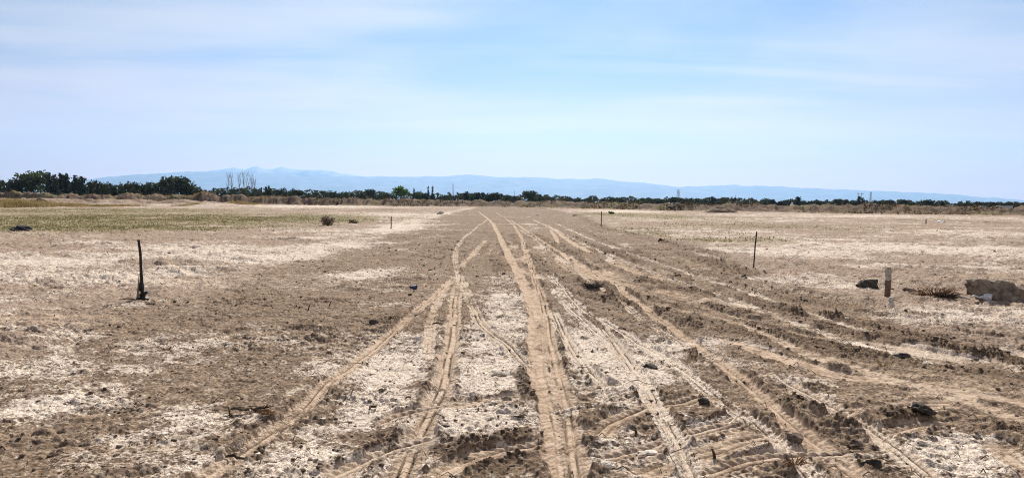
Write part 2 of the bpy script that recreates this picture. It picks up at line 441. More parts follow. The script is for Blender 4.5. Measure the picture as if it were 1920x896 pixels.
def mapr(nt, v, a, b, c=0., d=1., smooth=True):
    n = nt.nodes.new('ShaderNodeMapRange')
    n.interpolation_type = 'SMOOTHSTEP' if smooth else 'LINEAR'
    nt.links.new(v, n.inputs['Value'])
    for k, q in zip(('From Min', 'From Max', 'To Min', 'To Max'), (a, b, c, d)):
        n.inputs[k].default_value = q
    return n.outputs['Result']


def mixc(nt, f, a, b, mode='MIX'):
    n = nt.nodes.new('ShaderNodeMix'); n.data_type = 'RGBA'; n.blend_type = mode; n.clamp_factor = True
    for s, v in ((n.inputs[0], f), (n.inputs[6], a), (n.inputs[7], b)):
        if isinstance(v, (int, float)):
            s.default_value = v
        elif isinstance(v, tuple):
            s.default_value = (*v, 1)
        else:
            nt.links.new(v, s)
    return n.outputs[2]


def ground_material():
    m, nt, b = newmat('soil')
    co = N(nt, 'ShaderNodeTexCoord').outputs['Object']
    at_ = {}
    for k in ('crust', 'dust', 'dark', 'grass', 'bank', 'road'):
        at_[k] = N(nt, 'ShaderNodeAttribute', _attribute_name=k).outputs['Fac']
    nf = noise(nt, co, 38, 5, .7); nm = noise(nt, co, 7, 6, .68, .3); nl = noise(nt, co, 1.3, 5, .62)
    ng = noise(nt, co, 120, 3, .7)
    base = mixc(nt, mapr(nt, nm, .3, .7), (.105, .071, .047), (.325, .232, .160))
    base = mixc(nt, mapr(nt, nl, .35, .75, 0, .5), base, (.27, .195, .14))
    base = mixc(nt, mapr(nt, at_['road'], .9, .1, 0, .55), base, (.42, .318, .252))
    base = mixc(nt, math_(nt, 'MULTIPLY', mapr(nt, nf, .52, .66), .75), base, (.50, .43, .36))
    base = mixc(nt, math_(nt, 'MULTIPLY', mapr(nt, nf, .48, .38), .9), base, (.06, .042, .03))
    # crust, with a ragged edge
    e = math_(nt, 'ADD', math_(nt, 'MULTIPLY', math_(nt, 'SUBTRACT', nm, .5), 1.5), math_(nt, 'MULTIPLY', math_(nt, 'SUBTRACT', nf, .5), 1.3))
    e = math_(nt, 'ADD', e, math_(nt, 'MULTIPLY', math_(nt, 'SUBTRACT', noise(nt, co, 2.6, 4, .6), .5), .9))
    low = noise(nt, co, .75, 6, .72, .4)
    e = math_(nt, 'ADD', e, math_(nt, 'MULTIPLY', math_(nt, 'SUBTRACT', low, .5), 1.1))
    pit = noise(nt, co, 13, 5, .7, .4)
    cf = mapr(nt, math_(nt, 'ADD', at_['crust'], e), .30, .66)
    crc = mixc(nt, mapr(nt, nf, .35, .62), (.50, .40, .31), (.87, .77, .67))
    crc = mixc(nt, math_(nt, 'MULTIPLY', mapr(nt, ng, .50, .40), .85), crc, (.15, .11, .08))
    c = mixc(nt, cf, base, crc)
    # dust
    df = mapr(nt, math_(nt, 'ADD', at_['dust'], math_(nt, 'MULTIPLY', e, .6)), .25, .75)
    duc = mixc(nt, mapr(nt, nm, .3, .7), (.35, .252, .175), (.585, .455, .345))
    duc = mixc(nt, math_(nt, 'MULTIPLY', mapr(nt, nf, .46, .36), .5), duc, (.25, .16, .10))
    c = mixc(nt, math_(nt, 'MULTIPLY', df, .85), c, duc)
    c = mixc(nt, math_(nt, 'MULTIPLY', mapr(nt, pit, .555, .63), math_(nt, 'SUBTRACT', .72, math_(nt, 'MULTIPLY', at_['dust'], .5))), c, (.115, .08, .056))
    c = mixc(nt, math_(nt, 'MULTIPLY', mapr(nt, math_(nt, 'ADD', low, math_(nt, 'MULTIPLY', pit, .5)), .80, .92), math_(nt, 'MULTIPLY', math_(nt, 'SUBTRACT', 1., at_['road']), .6)), c, (.17, .12, .086))
    # moist soil
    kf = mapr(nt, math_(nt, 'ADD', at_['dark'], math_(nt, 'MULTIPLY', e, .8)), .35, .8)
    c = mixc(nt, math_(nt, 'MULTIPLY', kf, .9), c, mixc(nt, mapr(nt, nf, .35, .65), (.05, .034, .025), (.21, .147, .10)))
    # bank
    bc = mixc(nt, mapr(nt, noise(nt, co, .45, 6, .7), .35, .68), (.055, .038, .028), (.20, .138, .095))
    bc = mixc(nt, mapr(nt, noise(nt, co, .12, 4, .6), .50, .66), bc, (.15, .125, .06))
    c = mixc(nt, at_['bank'], c, bc)
    gc = mixc(nt, mapr(nt, nm, .3, .7), (.16, .138, .075), (.34, .285, .18))
    c = mixc(nt, math_(nt, 'MULTIPLY', mapr(nt, math_(nt, 'ADD', at_['grass'], math_(nt, 'MULTIPLY', e, .4)), .05, .4), .9), c, gc)
    nt.links.new(c, b.inputs['Base Color'])
    bp1 = N(nt, 'ShaderNodeBump', Strength=.7, Distance=.03); nt.links.new(nm, bp1.inputs['Height'])
    bp2 = N(nt, 'ShaderNodeBump', Strength=.9, Distance=.012); nt.links.new(nf, bp2.inputs['Height'])
    nt.links.new(bp1.outputs[0], bp2.inputs['Normal'])
    nt.links.new(bp2.outputs[0], b.inputs['Normal'])
    b.inputs['Specular IOR Level'].default_value = .05
    return m


def speck_mat(name, c1, c2, scale=12, rough=.9, spec=.1, bump=.4, dist=.02):
    m, nt, b = newmat(name)
    co = N(nt, 'ShaderNodeTexCoord').outputs['Object']
    n = noise(nt, co, scale, 5, .65)
    nt.links.new(mixc(nt, mapr(nt, n, .3, .7), c1, c2), b.inputs['Base Color'])
    bp = N(nt, 'ShaderNodeBump', Strength=bump, Distance=dist); nt.links.new(n, bp.inputs['Height'])
    nt.links.new(bp.outputs[0], b.inputs['Normal'])
    b.inputs['Roughness'].default_value = rough; b.inputs['Specular IOR Level'].default_value = spec
    return m


def leaf_mat(name, c1, c2, scale=.5):
    m, nt, b = newmat(name)
    co = N(nt, 'ShaderNodeTexCoord').outputs['Object']
    n = noise(nt, co, scale, 4, .7)
    nt.links.new(mixc(nt, mapr(nt, n, .35, .65), c1, c2), b.inputs['Base Color'])
    return m


def translucent(m, f):
    nt = m.node_tree; b = nt.nodes['Principled BSDF']; t = nt.nodes.new('ShaderNodeBsdfTranslucent'); x = nt.nodes.new('ShaderNodeMixShader')
    nt.links.new(b.inputs['Base Color'].links[0].from_socket, t.inputs['Color'])
    x.inputs[0].default_value = f
    nt.links.new(b.outputs[0], x.inputs[1]); nt.links.new(t.outputs[0], x.inputs[2]); nt.links.new(x.outputs[0], nt.nodes['Material Output'].inputs['Surface'])
    return m


M = {}
M['soil'] = ground_material()
M['clod'] = speck_mat('clod_soil', (.06, .044, .034), (.24, .18, .135), 30)
M['slab'] = speck_mat('crust_slab', (.38, .31, .25), (.76, .71, .64), 25)
M['black_soil'] = speck_mat('black_soil', (.022, .02, .018), (.11, .095, .08), 14)
M['grey_soil'] = speck_mat('grey_soil', (.10, .082, .065), (.36, .295, .23), 7, bump=.8, dist=.03)
M['twig'] = speck_mat('dry_twig', (.03, .022, .016), (.12, .085, .055), 40)
M['straw'] = speck_mat('straw', (.34, .24, .12), (.52, .40, .23), 20)
M['brush'] = speck_mat('brown_brush', (.12, .065, .035), (.30, .18, .10), 12)
M['charred'] = speck_mat('black_iron', (.008, .008, .009), (.03, .028, .026), 40, .6, .3)
M['old_wood'] = speck_mat('weathered_wood', (.16, .12, .085), (.34, .28, .21), 30)
M['brown_wood'] = speck_mat('brown_wood', (.09, .062, .043), (.22, .155, .11), 24)
M['white_paint'] = speck_mat('worn_white_paint', (.26, .235, .20), (.60, .56, .50), 24)
M['cream'] = speck_mat('cream_plastic', (.42, .37, .29), (.62, .56, .46), 14, .5, .3)
M['white_plastic'] = speck_mat('white_plastic', (.62, .62, .63), (.82, .82, .82), 10, .45, .4)
M['black_plastic'] = speck_mat('black_plastic', (.006, .006, .007), (.02, .02, .022), 8, .5, .4)
M['blue_plastic'] = speck_mat('blue_plastic', (.02, .03, .06), (.05, .07, .14), 30, .5, .4)
M['leaf_dark'] = translucent(leaf_mat('dark_leaves', (.028, .042, .018), (.075, .095, .038)), .25)
M['leaf_mid'] = translucent(leaf_mat('mid_leaves', (.045, .07, .028), (.11, .14, .055)), .25)
M['leaf_green'] = leaf_mat('green_leaves', (.06, .12, .02), (.15, .24, .05))
M['conifer'] = translucent(leaf_mat('conifer_needles', (.022, .036, .02), (.055, .07, .034)), .2)
M['scrub'] = translucent(leaf_mat('scrub_leaves', (.028, .036, .018), (.078, .082, .04)), .2)
M['weeds'] = translucent(leaf_mat('bank_scrub', (.05, .045, .022), (.15, .115, .06), .25), .2)
M['bark'] = speck_mat('bark', (.045, .035, .027), (.13, .105, .08), 6)
M['pale_bark'] = speck_mat('pale_bark', (.12, .10, .09), (.24, .21, .18), 6)
M['grass'] = leaf_mat('short_grass', (.135, .125, .058), (.30, .26, .14), .3)
M['dry_grass'] = leaf_mat('dry_grass', (.20, .145, .06), (.36, .27, .13), .3)
for k in ('grass', 'dry_grass'):
    translucent(M[k], .4)
translucent(M['leaf_green'], .35)
M['steel'] = speck_mat('grey_steel', (.12, .13, .14), (.22, .23, .24), 3, .5, .4)
M['pole_wood'] = speck_mat('pole_wood', (.035, .03, .026), (.09, .075, .06), 5)
M['rock'] = speck_mat('mountain_rock', (.07, .08, .07), (.20, .19, .17), .002)
M['snow'] = speck_mat('snowy_rock', (.30, .31, .33), (.62, .63, .66), .0015)
M['wall'] = speck_mat('white_wall', (.62, .61, .58), (.78, .77, .74), 2)


# ------------------------------------------------------------------ object helpers
def mesh_np(name, co, faces, mat, parent=None, smooth=False, loops=None):
    me = bpy.data.meshes.new(name)
    if loops is not None:
        lv, ls = loops
        me.vertices.add(len(co)); me.vertices.foreach_set('co', np.asarray(co, f32).ravel())
        me.loops.add(len(lv)); me.loops.foreach_set('vertex_index', lv.astype(np.int32))
        me.polygons.add(len(ls)); me.polygons.foreach_set('loop_start', ls.astype(np.int32))
        me.update(calc_edges=True)
    else:
        me.from_pydata([tuple(map(float, c)) for c in co], [], [tuple(int(i) for i in f) for f in faces])
        me.update()
    if smooth:
        me.polygons.foreach_set('use_smooth', np.ones(len(me.polygons), bool))
    me.materials.append(mat)
    o = bpy.data.objects.new(name, me); COL.objects.link(o)
    if parent is not None:
        o.parent = parent
    return o


def tri_mesh(name, co, tri, mat, parent=None, smooth=False):
    tri = np.asarray(tri)
    k = tri.shape[1]
    return mesh_np(name, co, None, mat, parent, smooth, (tri.ravel(), np.arange(0, tri.size, k)))


def tag(o, label=None, cat=None, group=None, kind=None):
    if label: o['label'] = label
    if cat: o['category'] = cat
    if group: o['group'] = group
    if kind: o['kind'] = kind
    return o


def empty(name, loc, rz=0.):
    o = bpy.data.objects.new(name, None); COL.objects.link(o)
    o.location = loc; o.rotation_euler = (0, 0, rz); o.empty_display_size = .2
    return o


class MB:
    def __init__(s): s.v, s.f = [], []

    def tube(s, pts, rad, n=6, cap=True):
        pts = [Vector(p) for p in pts]
        base = len(s.v)
        for i, p in enumerate(pts):
            d = (pts[min(i + 1, len(pts) - 1)] - pts[max(i - 1, 0)]).normalized()
            a = d.orthogonal().normalized() if i == 0 else (a - d * a.dot(d)).normalized()
            b = d.cross(a)
            rr = rad[i] if hasattr(rad, '__len__') else rad
            for k in range(n):
                t = 2 * PI * k / n
                s.v.append(p + (a * math.cos(t) + b * math.sin(t)) * rr)
        for i in range(len(pts) - 1):
            for k in range(n):
                q = base + i * n
                s.f.append((q + k, q + (k + 1) % n, q + n + (k + 1) % n, q + n + k))
        if cap:
            s.f.append(tuple(base + k for k in reversed(range(n))))
            q = base + (len(pts) - 1) * n
            s.f.append(tuple(q + k for k in range(n)))
        return s

    def box(s, c, d, jitter=0., bev=.12):
        """box with chamfered upright edges"""
        cx, cy, cz = c; hx, hy, hz = d[0] / 2, d[1] / 2, d[2] / 2
        k = min(hx, hy) * bev
        ring = [(-hx + k, -hy), (hx - k, -hy), (hx, -hy + k), (hx, hy - k), (hx - k, hy), (-hx + k, hy), (-hx, hy - k), (-hx, -hy + k)]
        base = len(s.v)
        for z in (-hz, hz - k, hz):
            sc = 1 if z < hz else 1 - k / max(hx, hy)
            for x, y in ring:
                s.v.append(Vector((cx + x * sc + random.uniform(-1, 1) * jitter, cy + y * sc + random.uniform(-1, 1) * jitter, cz + z)))
        for r_ in range(2):
            for i in range(8):
                q = base + r_ * 8
                s.f.append((q + i, q + (i + 1) % 8, q + 8 + (i + 1) % 8, q + 8 + i))
        s.f.append(tuple(base + i for i in reversed(range(8)))); s.f.append(tuple(base + 16 + i for i in range(8)))
        return s

    def build(s, name, mat, parent=None, smooth=False):
        return mesh_np(name, s.v, s.f, mat, parent, smooth)


def ico(sub):
    import bmesh
    bm = bmesh.new(); bmesh.ops.create_icosphere(bm, subdivisions=sub, radius=1)
    v = np.array([p.co[:] for p in bm.verts]); f = np.array([[q.index for q in p.verts] for p in bm.faces]); bm.free()
    return v, f


ICO = {k: ico(k) for k in (1, 2, 3, 4)}


def lumpy(sub, seed, amp=.35, freq=1.6, cuts=7):
    """a broken lump: noise plus a few flat fracture planes"""
    v, f = ICO[sub]
    v = v.copy(); rg = np.random.default_rng(seed)
    for _ in range(cuts):
        n = rg.normal(size=3); n /= np.linalg.norm(n); d = rg.uniform(.5, .85)
        e = v @ n - d
        v = v - np.outer(np.maximum(e, 0), n)
    q = v * freq + seed * 3.7
    nz = (vn(q[:, 0] + q[:, 2], q[:, 1] - q[:, 2] * .7, seed) + .5 * vn(q[:, 0] * 2.3 - q[:, 2] * 2, q[:, 1] * 2.3 + q[:, 2], seed + 3) + .3 * vn(q[:, 0] * 6 - q[:, 2] * 5, q[:, 1] * 6 + q[:, 2] * 4, seed + 5)) / 1.8 - .5
    return v * (1 + amp * 2 * nz)[:, None], f


# ------------------------------------------------------------------ the ground: one sheet, finer where it is near
def ground():
    rs = [0.0]
    r = .6
    while r < 26000:
        rs.append(r)
        if r < 3.6: r += .06
        elif r < 12: r += .0024 * r
        elif r < 100: r += .0042 * r
        elif r < 420: r += .0065 * r
        else: r *= 1.12
    rs = np.array(rs[1:])
    core = np.arange(-.70, .7001, .00092)
    st = .0012; side = []; a = .70
    while a < PI:
        a += st; st = min(st * 1.09, .09)
        side.append(a)
    side = np.array(side); side = side[side < PI - .02]
    az = np.concatenate([-side[::-1], core, side])
    nr, na = len(rs), len(az)
    R, A_ = np.meshgrid(rs, az, indexing='ij')
    x = (R * np.sin(A_)).ravel(); y = (R * np.cos(A_)).ravel()
    z, attr = terrain(x, y)
    co = np.column_stack([x, y, z]).astype(f32)
    co = np.vstack([co, [[0, 0, 0]]]).astype(f32)
    i = np.arange(nr - 1)[:, None] * na; j = np.arange(na)[None, :]; j2 = (j + 1) % na
    quads = np.stack([i + j, i + na + j, i + na + j2, i + j2], -1).reshape(-1, 4)[:, ::-1]
    fan = np.column_stack([np.full(na, nr * na), np.arange(na), (np.arange(na) + 1) % na])[:, [0, 2, 1]]
    rd = attr['road']; bk = attr['bank']
    rq = rd[quads].mean(1); bq = bk[quads].mean(1)
    is_b = bq > .5; is_r = (rq > .5) & ~is_b
    for name, sel, extra in (('ground', ~(is_b | is_r), False), ('dirt_road', is_r, True), ('earth_bank', is_b, False)):
        q = quads[sel]
        lv = q.ravel(); ls = np.arange(0, q.size, 4)
        if extra:
            ls = np.concatenate([ls, len(lv) + np.arange(0, fan.size, 3)]); lv = np.concatenate([lv, fan.ravel()])
        used = np.unique(lv); remap = np.zeros(len(co), np.int64); remap[used] = np.arange(len(used))
        o = mesh_np(name, co[used], None, M['soil'], None, True, (remap[lv], ls))
        for k, v in attr.items():
            vv = np.append(v, v[0])[used].astype(f32)
            at_ = o.data.attributes.new(k, 'FLOAT', 'POINT'); at_.data.foreach_set('value', vv)
        tag(o, kind='structure')


ground()


# ------------------------------------------------------------------ loose stuff lying on the soil
def scatter():
    # candidate points, denser nearby
    n = 420000
    yy = 3.2 * np.exp(rng.random(n) * math.log(34 / 3.2)); xx = (rng.random(n) * 2 - 1) * (yy * .80 + .6)
    z, A = terrain(xx, yy)
    dens = .012 + .30 * A['dark'] ** 2.2 + .03 * A['road'] * (1 - A['dust'])
    dens = dens * (1 - .85 * A['dust']) * (1 - A['grass'])
    keep = rng.random(n) < dens * np.clip(yy / 9, .7, 1.2) * .5 * np.where(A['road'] > .5, 1, .45)
    P = np.column_stack([xx, yy, z])[keep]; D = A['dark'][keep]; n = len(P)
    size = np.exp(rng.normal(math.log(.0082), .5, n)) * (1 + 1.1 * D) * np.clip(P[:, 1] / 10, .9, 1.7)
    size = np.minimum(size, np.clip(.012 + P[:, 1] * .0022, 0, .05))
    bases = [lumpy(1, 200 + k, .5, 1.9, 6)[0] for k in range(9)]
    f1 = ICO[1][1]
    big = size > .035
    V, F, off = [], [], 0
    kind = rng.integers(0, 9, n); ang = rng.random(n) * 2 * PI
    slab = rng.random(n) < .05
    for which in (False, True):
        V, F, off = [], [], 0
        for k in range(9):
            s = np.nonzero((kind == k) & (slab == which))[0]
            if not len(s):
                continue
            b = bases[k]
            ca, sa = np.cos(ang[s]), np.sin(ang[s])
            sc = size[s]
            fl = rng.uniform(.4, .75, len(s)) if not which else rng.uniform(.16, .3, len(s))
            wd = 1.0 if not which else 1.5
            bx = b[None, :, 0] * sc[:, None] * wd * rng.uniform(.8, 1.5, len(s))[:, None]; by = b[None, :, 1] * sc[:, None] * wd; bz = b[None, :, 2] * sc[:, None] * fl[:, None]
            tl = rng.normal(0, .35 if which else .2, len(s))[:, None]
            by, bz = by * np.cos(tl) - bz * np.sin(tl), by * np.sin(tl) + bz * np.cos(tl)
            X = P[s, 0][:, None] + bx * ca[:, None] - by * sa[:, None]
            Y = P[s, 1][:, None] + bx * sa[:, None] + by * ca[:, None]
            Z = P[s, 2][:, None] + bz + (sc * .3 * fl)[:, None]
            V.append(np.stack([X, Y, Z], -1).reshape(-1, 3))
            F.append((np.arange(len(s))[:, None, None] * len(b) + f1[None]).reshape(-1, 3) + off); off += len(s) * len(b)
        o = tri_mesh('crust_debris' if which else 'soil_debris', np.vstack(V), np.vstack(F), M['slab'] if which else M['clod'])
        tag(o, 'thin pale flakes of broken salt crust strewn over the dirt' if which else 'dark crumbs and small clods of broken soil strewn over the dirt',
            'crust flakes' if which else 'soil crumbs', kind='stuff')
    print('clods', n)
    # dry stems
    m = 900
    yy = 3.6 * np.exp(rng.random(m) * math.log(26 / 3.6)); xx = (rng.random(m) * 2 - 1) * (yy * .78 + .4)
    z, A = terrain(xx, yy)
    V, F = [], []
    for i in range(m):
        if A['dust'][i] > .5 and rng.random() < .8:
            continue
        L = math.exp(rng.normal(math.log(.08), .5)); a = rng.random() * 2 * PI; up = rng.normal(.10, .22)
        rr = rng.uniform(.0014, .0035) * (1 + yy[i] / 14)
        p0 = np.array([xx[i], yy[i], z[i] + .008]); d = np.array([math.cos(a), math.sin(a), abs(up)]); side = np.array([-math.sin(a), math.cos(a), 0])
        bend = rng.normal(0, .22)
        pts = [p0 + d * L * t + side * bend * L * t * (1 - t) * 2 + np.array([0, 0, .02 * math.sin(t * 5)]) for t in (0, .35, .7, 1)]
        base = len(V)
        for t, p in enumerate(pts):
            w = rr * (1 - .2 * t)
            V += [p + side * w, p - side * w * .6 + [0, 0, w], p - side * w * .6 - [0, 0, w]]
        for t in range(3):
            q = base + t * 3
            for k in range(3):
                F.append((q + k, q + (k + 1) % 3, q + 3 + (k + 1) % 3, q + 3 + k))
    o = tri_mesh('twig_litter', np.array(V), np.array(F), M['twig'])
    tag(o, 'thin dark dry stems and twigs strewn over the bare dirt', 'dry twigs', kind='stuff')


scatter()


def blades(name, P, hgt, wid, per, mat, label, cat, spread=.12, lean=.45):
    n = len(P); T = n * per
    base = np.repeat(P, per, 0) + np.column_stack([rng.normal(0, spread, T), rng.normal(0, spread, T), np.zeros(T)])
    a = rng.random(T) * 2 * PI; H_ = np.repeat(hgt, per) * rng.uniform(.5, 1.1, T); W = wid * rng.uniform(.6, 1.4, T)
    sx, sy = np.cos(a) * W, np.sin(a) * W
    lx, ly = rng.normal(0, lean, T) * H_, rng.normal(0, lean, T) * H_
    v = np.stack([base + np.column_stack([-sx, -sy, -.02 + 0 * sx]), base + np.column_stack([sx, sy, -.02 + 0 * sx]),
                  base + np.column_stack([lx * .5 + sx * .6, ly * .5 + sy * .6, H_ * .6]), base + np.column_stack([lx, ly, H_])], 1).reshape(-1, 3)
    q = np.arange(T)[:, None] * 4
    o = tri_mesh(name, v, np.vstack([q + [0, 1, 2], q + [0, 2, 3]]), mat)
    return tag(o, label, cat, kind='stuff')


def grass():
    n = 420000
    d = 30 * np.exp(rng.random(n) * math.log(180 / 30)); xx = d * (rng.random(n) * 1.5 - .85); yy = d
    z, A = terrain(xx, yy)
    k = rng.random(n) < A['grass'] ** 1.3 * .40
    P = np.column_stack([xx, yy, z])[k]
    blades('short_grass', P, np.clip(rng.normal(.055, .025, len(P)), .02, .14), .03, 5, M['grass'],
           'short sparse olive green grass growing over the left field', 'grass', .30, .9)
    print('grass', len(P))
    pts, hs = [], []
    for px0, px1, py, dep, num, hh in ((300, 420, 374, 232, 300, .6), (430, 640, 376, 215, 300, .5), (1000, 1400, 380, 160, 200, .35), (1500, 1920, 386, 125, 200, .3), (-60, 62, 374, 110, 2600, 1.35), (85, 135, 372, 120, 900, .7), (190, 225, 373, 130, 350, .5), (355, 380, 379, 150, 250, .5), (440, 480, 377, 170, 500, .7)):
        xa, xb = at(px0, py, dep)[0], at(px1, py, dep)[0]
        x = rng.uniform(xa, xb, num); y = dep + rng.normal(0, 4, num)
        pts.append(np.column_stack([x, y])); c = (x - xa) / (xb - xa)
        hs.append(hh * (.35 + .65 * np.sin(np.clip(c, 0, 1) * PI)) * rng.uniform(.7, 1.1, num))
    q = np.vstack(pts); z, _ = terrain(q[:, 0], q[:, 1])
    blades('dry_grass', np.column_stack([q, z]), np.concatenate(hs), .05, 7, M['dry_grass'],
           'tall straw coloured dry grass along the foot of the left bank', 'dry grass', .35, .3)


grass()


def bank_weeds():
    n = 26000
    a = rng.uniform(-.68, .68, n); d = np.interp(a, _bx, _by) + rng.uniform(-3, 12, n)
    x, y = d * np.sin(a), d * np.cos(a)
    k = fbm(x * .16, y * .16, 241, 3) > .52 + .05 * (x > 0)
    x, y = x[k], y[k]; z, _ = terrain(x, y); n = len(x)
    hgt = .55 * np.exp(rng.normal(0, .35, n)) * (.5 + fbm(x * .3, y * .3, 243, 2))
    C = np.column_stack([x, y, z + hgt * rng.random(n) * .8])
    u = rng.normal(size=(n, 3)); u /= np.linalg.norm(u, axis=1)[:, None]
    v = np.cross(u, rng.normal(size=(n, 3))); v /= np.linalg.norm(v, axis=1)[:, None]
    s = .13 * np.exp(rng.normal(0, .4, n))[:, None]
    V = np.stack([C + u * s, C + v * s * .6, C - u * s * .9 + v * s * .1, C - v * s * .7], 1).reshape(-1, 3)
    o = tri_mesh('bank_weeds', V, np.arange(n)[:, None] * 4 + np.array([[0, 1, 2, 3]]), M['weeds'])
    tag(o, 'brown and olive scrubby weeds growing unevenly on the earth bank', 'weeds', kind='stuff')


bank_weeds()


# ------------------------------------------------------------------ trees
def leaf_cloud(lobes, n, size, seed, flat=.0):
    """irregular leaf clumps through a set of lobes (cx, cy, cz, rx, ry, rz)"""
    rg = np.random.default_rng(seed)
    w = np.array([l[3] * l[4] * l[5] for l in lobes]) ** .75; w /= w.sum()
    pick = rg.choice(len(lobes), n, p=w); L = np.array(lobes)[pick]
    d = rg.normal(size=(n, 3)); d /= np.linalg.norm(d, axis=1)[:, None]
    rad = rg.random(n) ** .42 * (1 + .16 * rg.normal(size=n))
    c = L[:, :3] + d * L[:, 3:] * rad[:, None]
    u = rg.normal(size=(n, 3)); u /= np.linalg.norm(u, axis=1)[:, None]
    t = rg.normal(size=(n, 3)); v = np.cross(u, t); v /= np.linalg.norm(v, axis=1)[:, None]
    s = size * np.exp(rg.normal(0, .35, n))[:, None]
    V = np.stack([c + u * s, c + v * s * .7 + u * s * .1, c - u * s * .9 + v * s * .15, c - v * s * .75], 1).reshape(-1, 3)
    return V, np.arange(n)[:, None] * 4 + np.array([[0, 1, 2, 3]])


def make_proto(kind, seed):
    """crown and trunk meshes of a tree one metre tall"""
    rg = random.Random(seed)
    lobes = []
    mb = MB()
    trunk_top = .75
    if kind == 'round':
        for i in range(8):
            a = i * 2.4; q = rg.uniform(.1, .28); lobes.append((math.cos(a) * q, math.sin(a) * q, rg.uniform(.4, .80), rg.uniform(.14, .22), rg.uniform(.14, .22), rg.uniform(.13, .2)))
        lobes.append((0, 0, .5, .28, .28, .3)); n, sz = 900, .042
    elif kind == 'bushy':
        for i in range(9):
            a = i * 2.4; q = rg.uniform(.15, .42); lobes.append((math.cos(a) * q, math.sin(a) * q, rg.uniform(.2, .78), rg.uniform(.14, .24), rg.uniform(.14, .24), rg.uniform(.12, .22)))
        lobes.append((0, 0, .35, .42, .42, .3)); n, sz = 1000, .045
    elif kind == 'column':
        for i in range(7):
            z = .12 + i * .125; q = .20 * (1 - .5 * (z - .3)); lobes.append((rg.uniform(-.05, .05), rg.uniform(-.05, .05), z, q, q, .12))
        lobes.append((0, 0, .93, .06, .06, .08)); n, sz = 800, .038
    elif kind == 'cypress':
        for i in range(8):
            z = .1 + i * .11; q = .095 * math.sin(min(1, z * 1.1 + .25) * PI * .9) + .02; lobes.append((0, 0, z, q, q, .1))
        lobes.append((0, 0, .95, .025, .025, .06)); n, sz = 700, .022
    elif kind == 'umbrella':
        for i in range(9):
            a = i * 2.4; q = rg.uniform(.12, .33); lobes.append((math.cos(a) * q, math.sin(a) * q, rg.uniform(.50, .78), rg.uniform(.14, .2), rg.uniform(.14, .2), .12))
        lobes.append((0, 0, .88, .12, .12, .1)); lobes.append((0, 0, .58, .36, .36, .16)); n, sz = 1000, .036
    else:  # flat topped
        for i in range(10):
            a = i * 2.4; q = rg.uniform(.1, .3); lobes.append((math.cos(a) * q, math.sin(a) * q, rg.uniform(.3, .86), .15, .15, .12))
        n, sz = 900, .04
    V, F = leaf_cloud(lobes, n, sz, seed)
    mb.tube([(0, 0, -.03), (.01, 0, .25), (-.01, .01, .5), (0, 0, trunk_top)], [.035, .026, .018, .006], 7)
    for l in lobes[:6]:
        zz = rg.uniform(.2, .45)
        mb.tube([(0, 0, zz), (l[0] * .5, l[1] * .5, (zz + l[2]) / 2 + .03), (l[0], l[1], l[2])], [.014, .009, .003], 5)
    return V, F, mb


PROTO = {}
for kind, num in (('round', 3), ('bushy', 4), ('column', 3), ('cypress', 1), ('umbrella', 1), ('flat', 1)):
    for k in range(num):
        V, F, mb = make_proto(kind, 300 + len(PROTO) * 7)
        mats = {'round': 'leaf_mid' if k == 0 else 'leaf_dark', 'bushy': 'leaf_dark' if k % 2 else 'scrub', 'column': 'conifer', 'cypress': 'conifer', 'umbrella': 'leaf_green', 'flat': 'leaf_dark'}[kind]
        co = tri_mesh('crown', V, F, M[mats]); to = mb.build('trunk', M['bark'])
        PROTO[(kind, k)] = (co, to)
used = set()


def plant(key, name, px, top, wpx, Y, label, cat, group, yaw=None):
    x, ztop = at(px, top, Y)
    zb = gz(x, Y)
    h = ztop - zb + .1
    w = wpx / FPX * Y
    base_w = {'round': .74, 'bushy': 1.0, 'column': .45, 'cypress': .2, 'umbrella': .85, 'flat': .8}[key[0]]
    o = empty(name, (x, Y, zb - .05), random.uniform(0, 6.28) if yaw is None else yaw)
    o.scale = (w / base_w, w / base_w, h)
    for src in PROTO[key]:
        c = src
        if id(src) in used:
            c = src.copy(); COL.objects.link(c)
        used.add(id(src))
        c.parent = o
    tag(o, label, cat, group)
    return o


ORD = ['first', 'second', 'third', 'fourth', 'fifth', 'sixth', 'seventh', 'eighth', 'ninth', 'tenth', 'eleventh', 'twelfth', 'thirteenth', 'fourteenth', 'fifteenth', 'sixteenth']
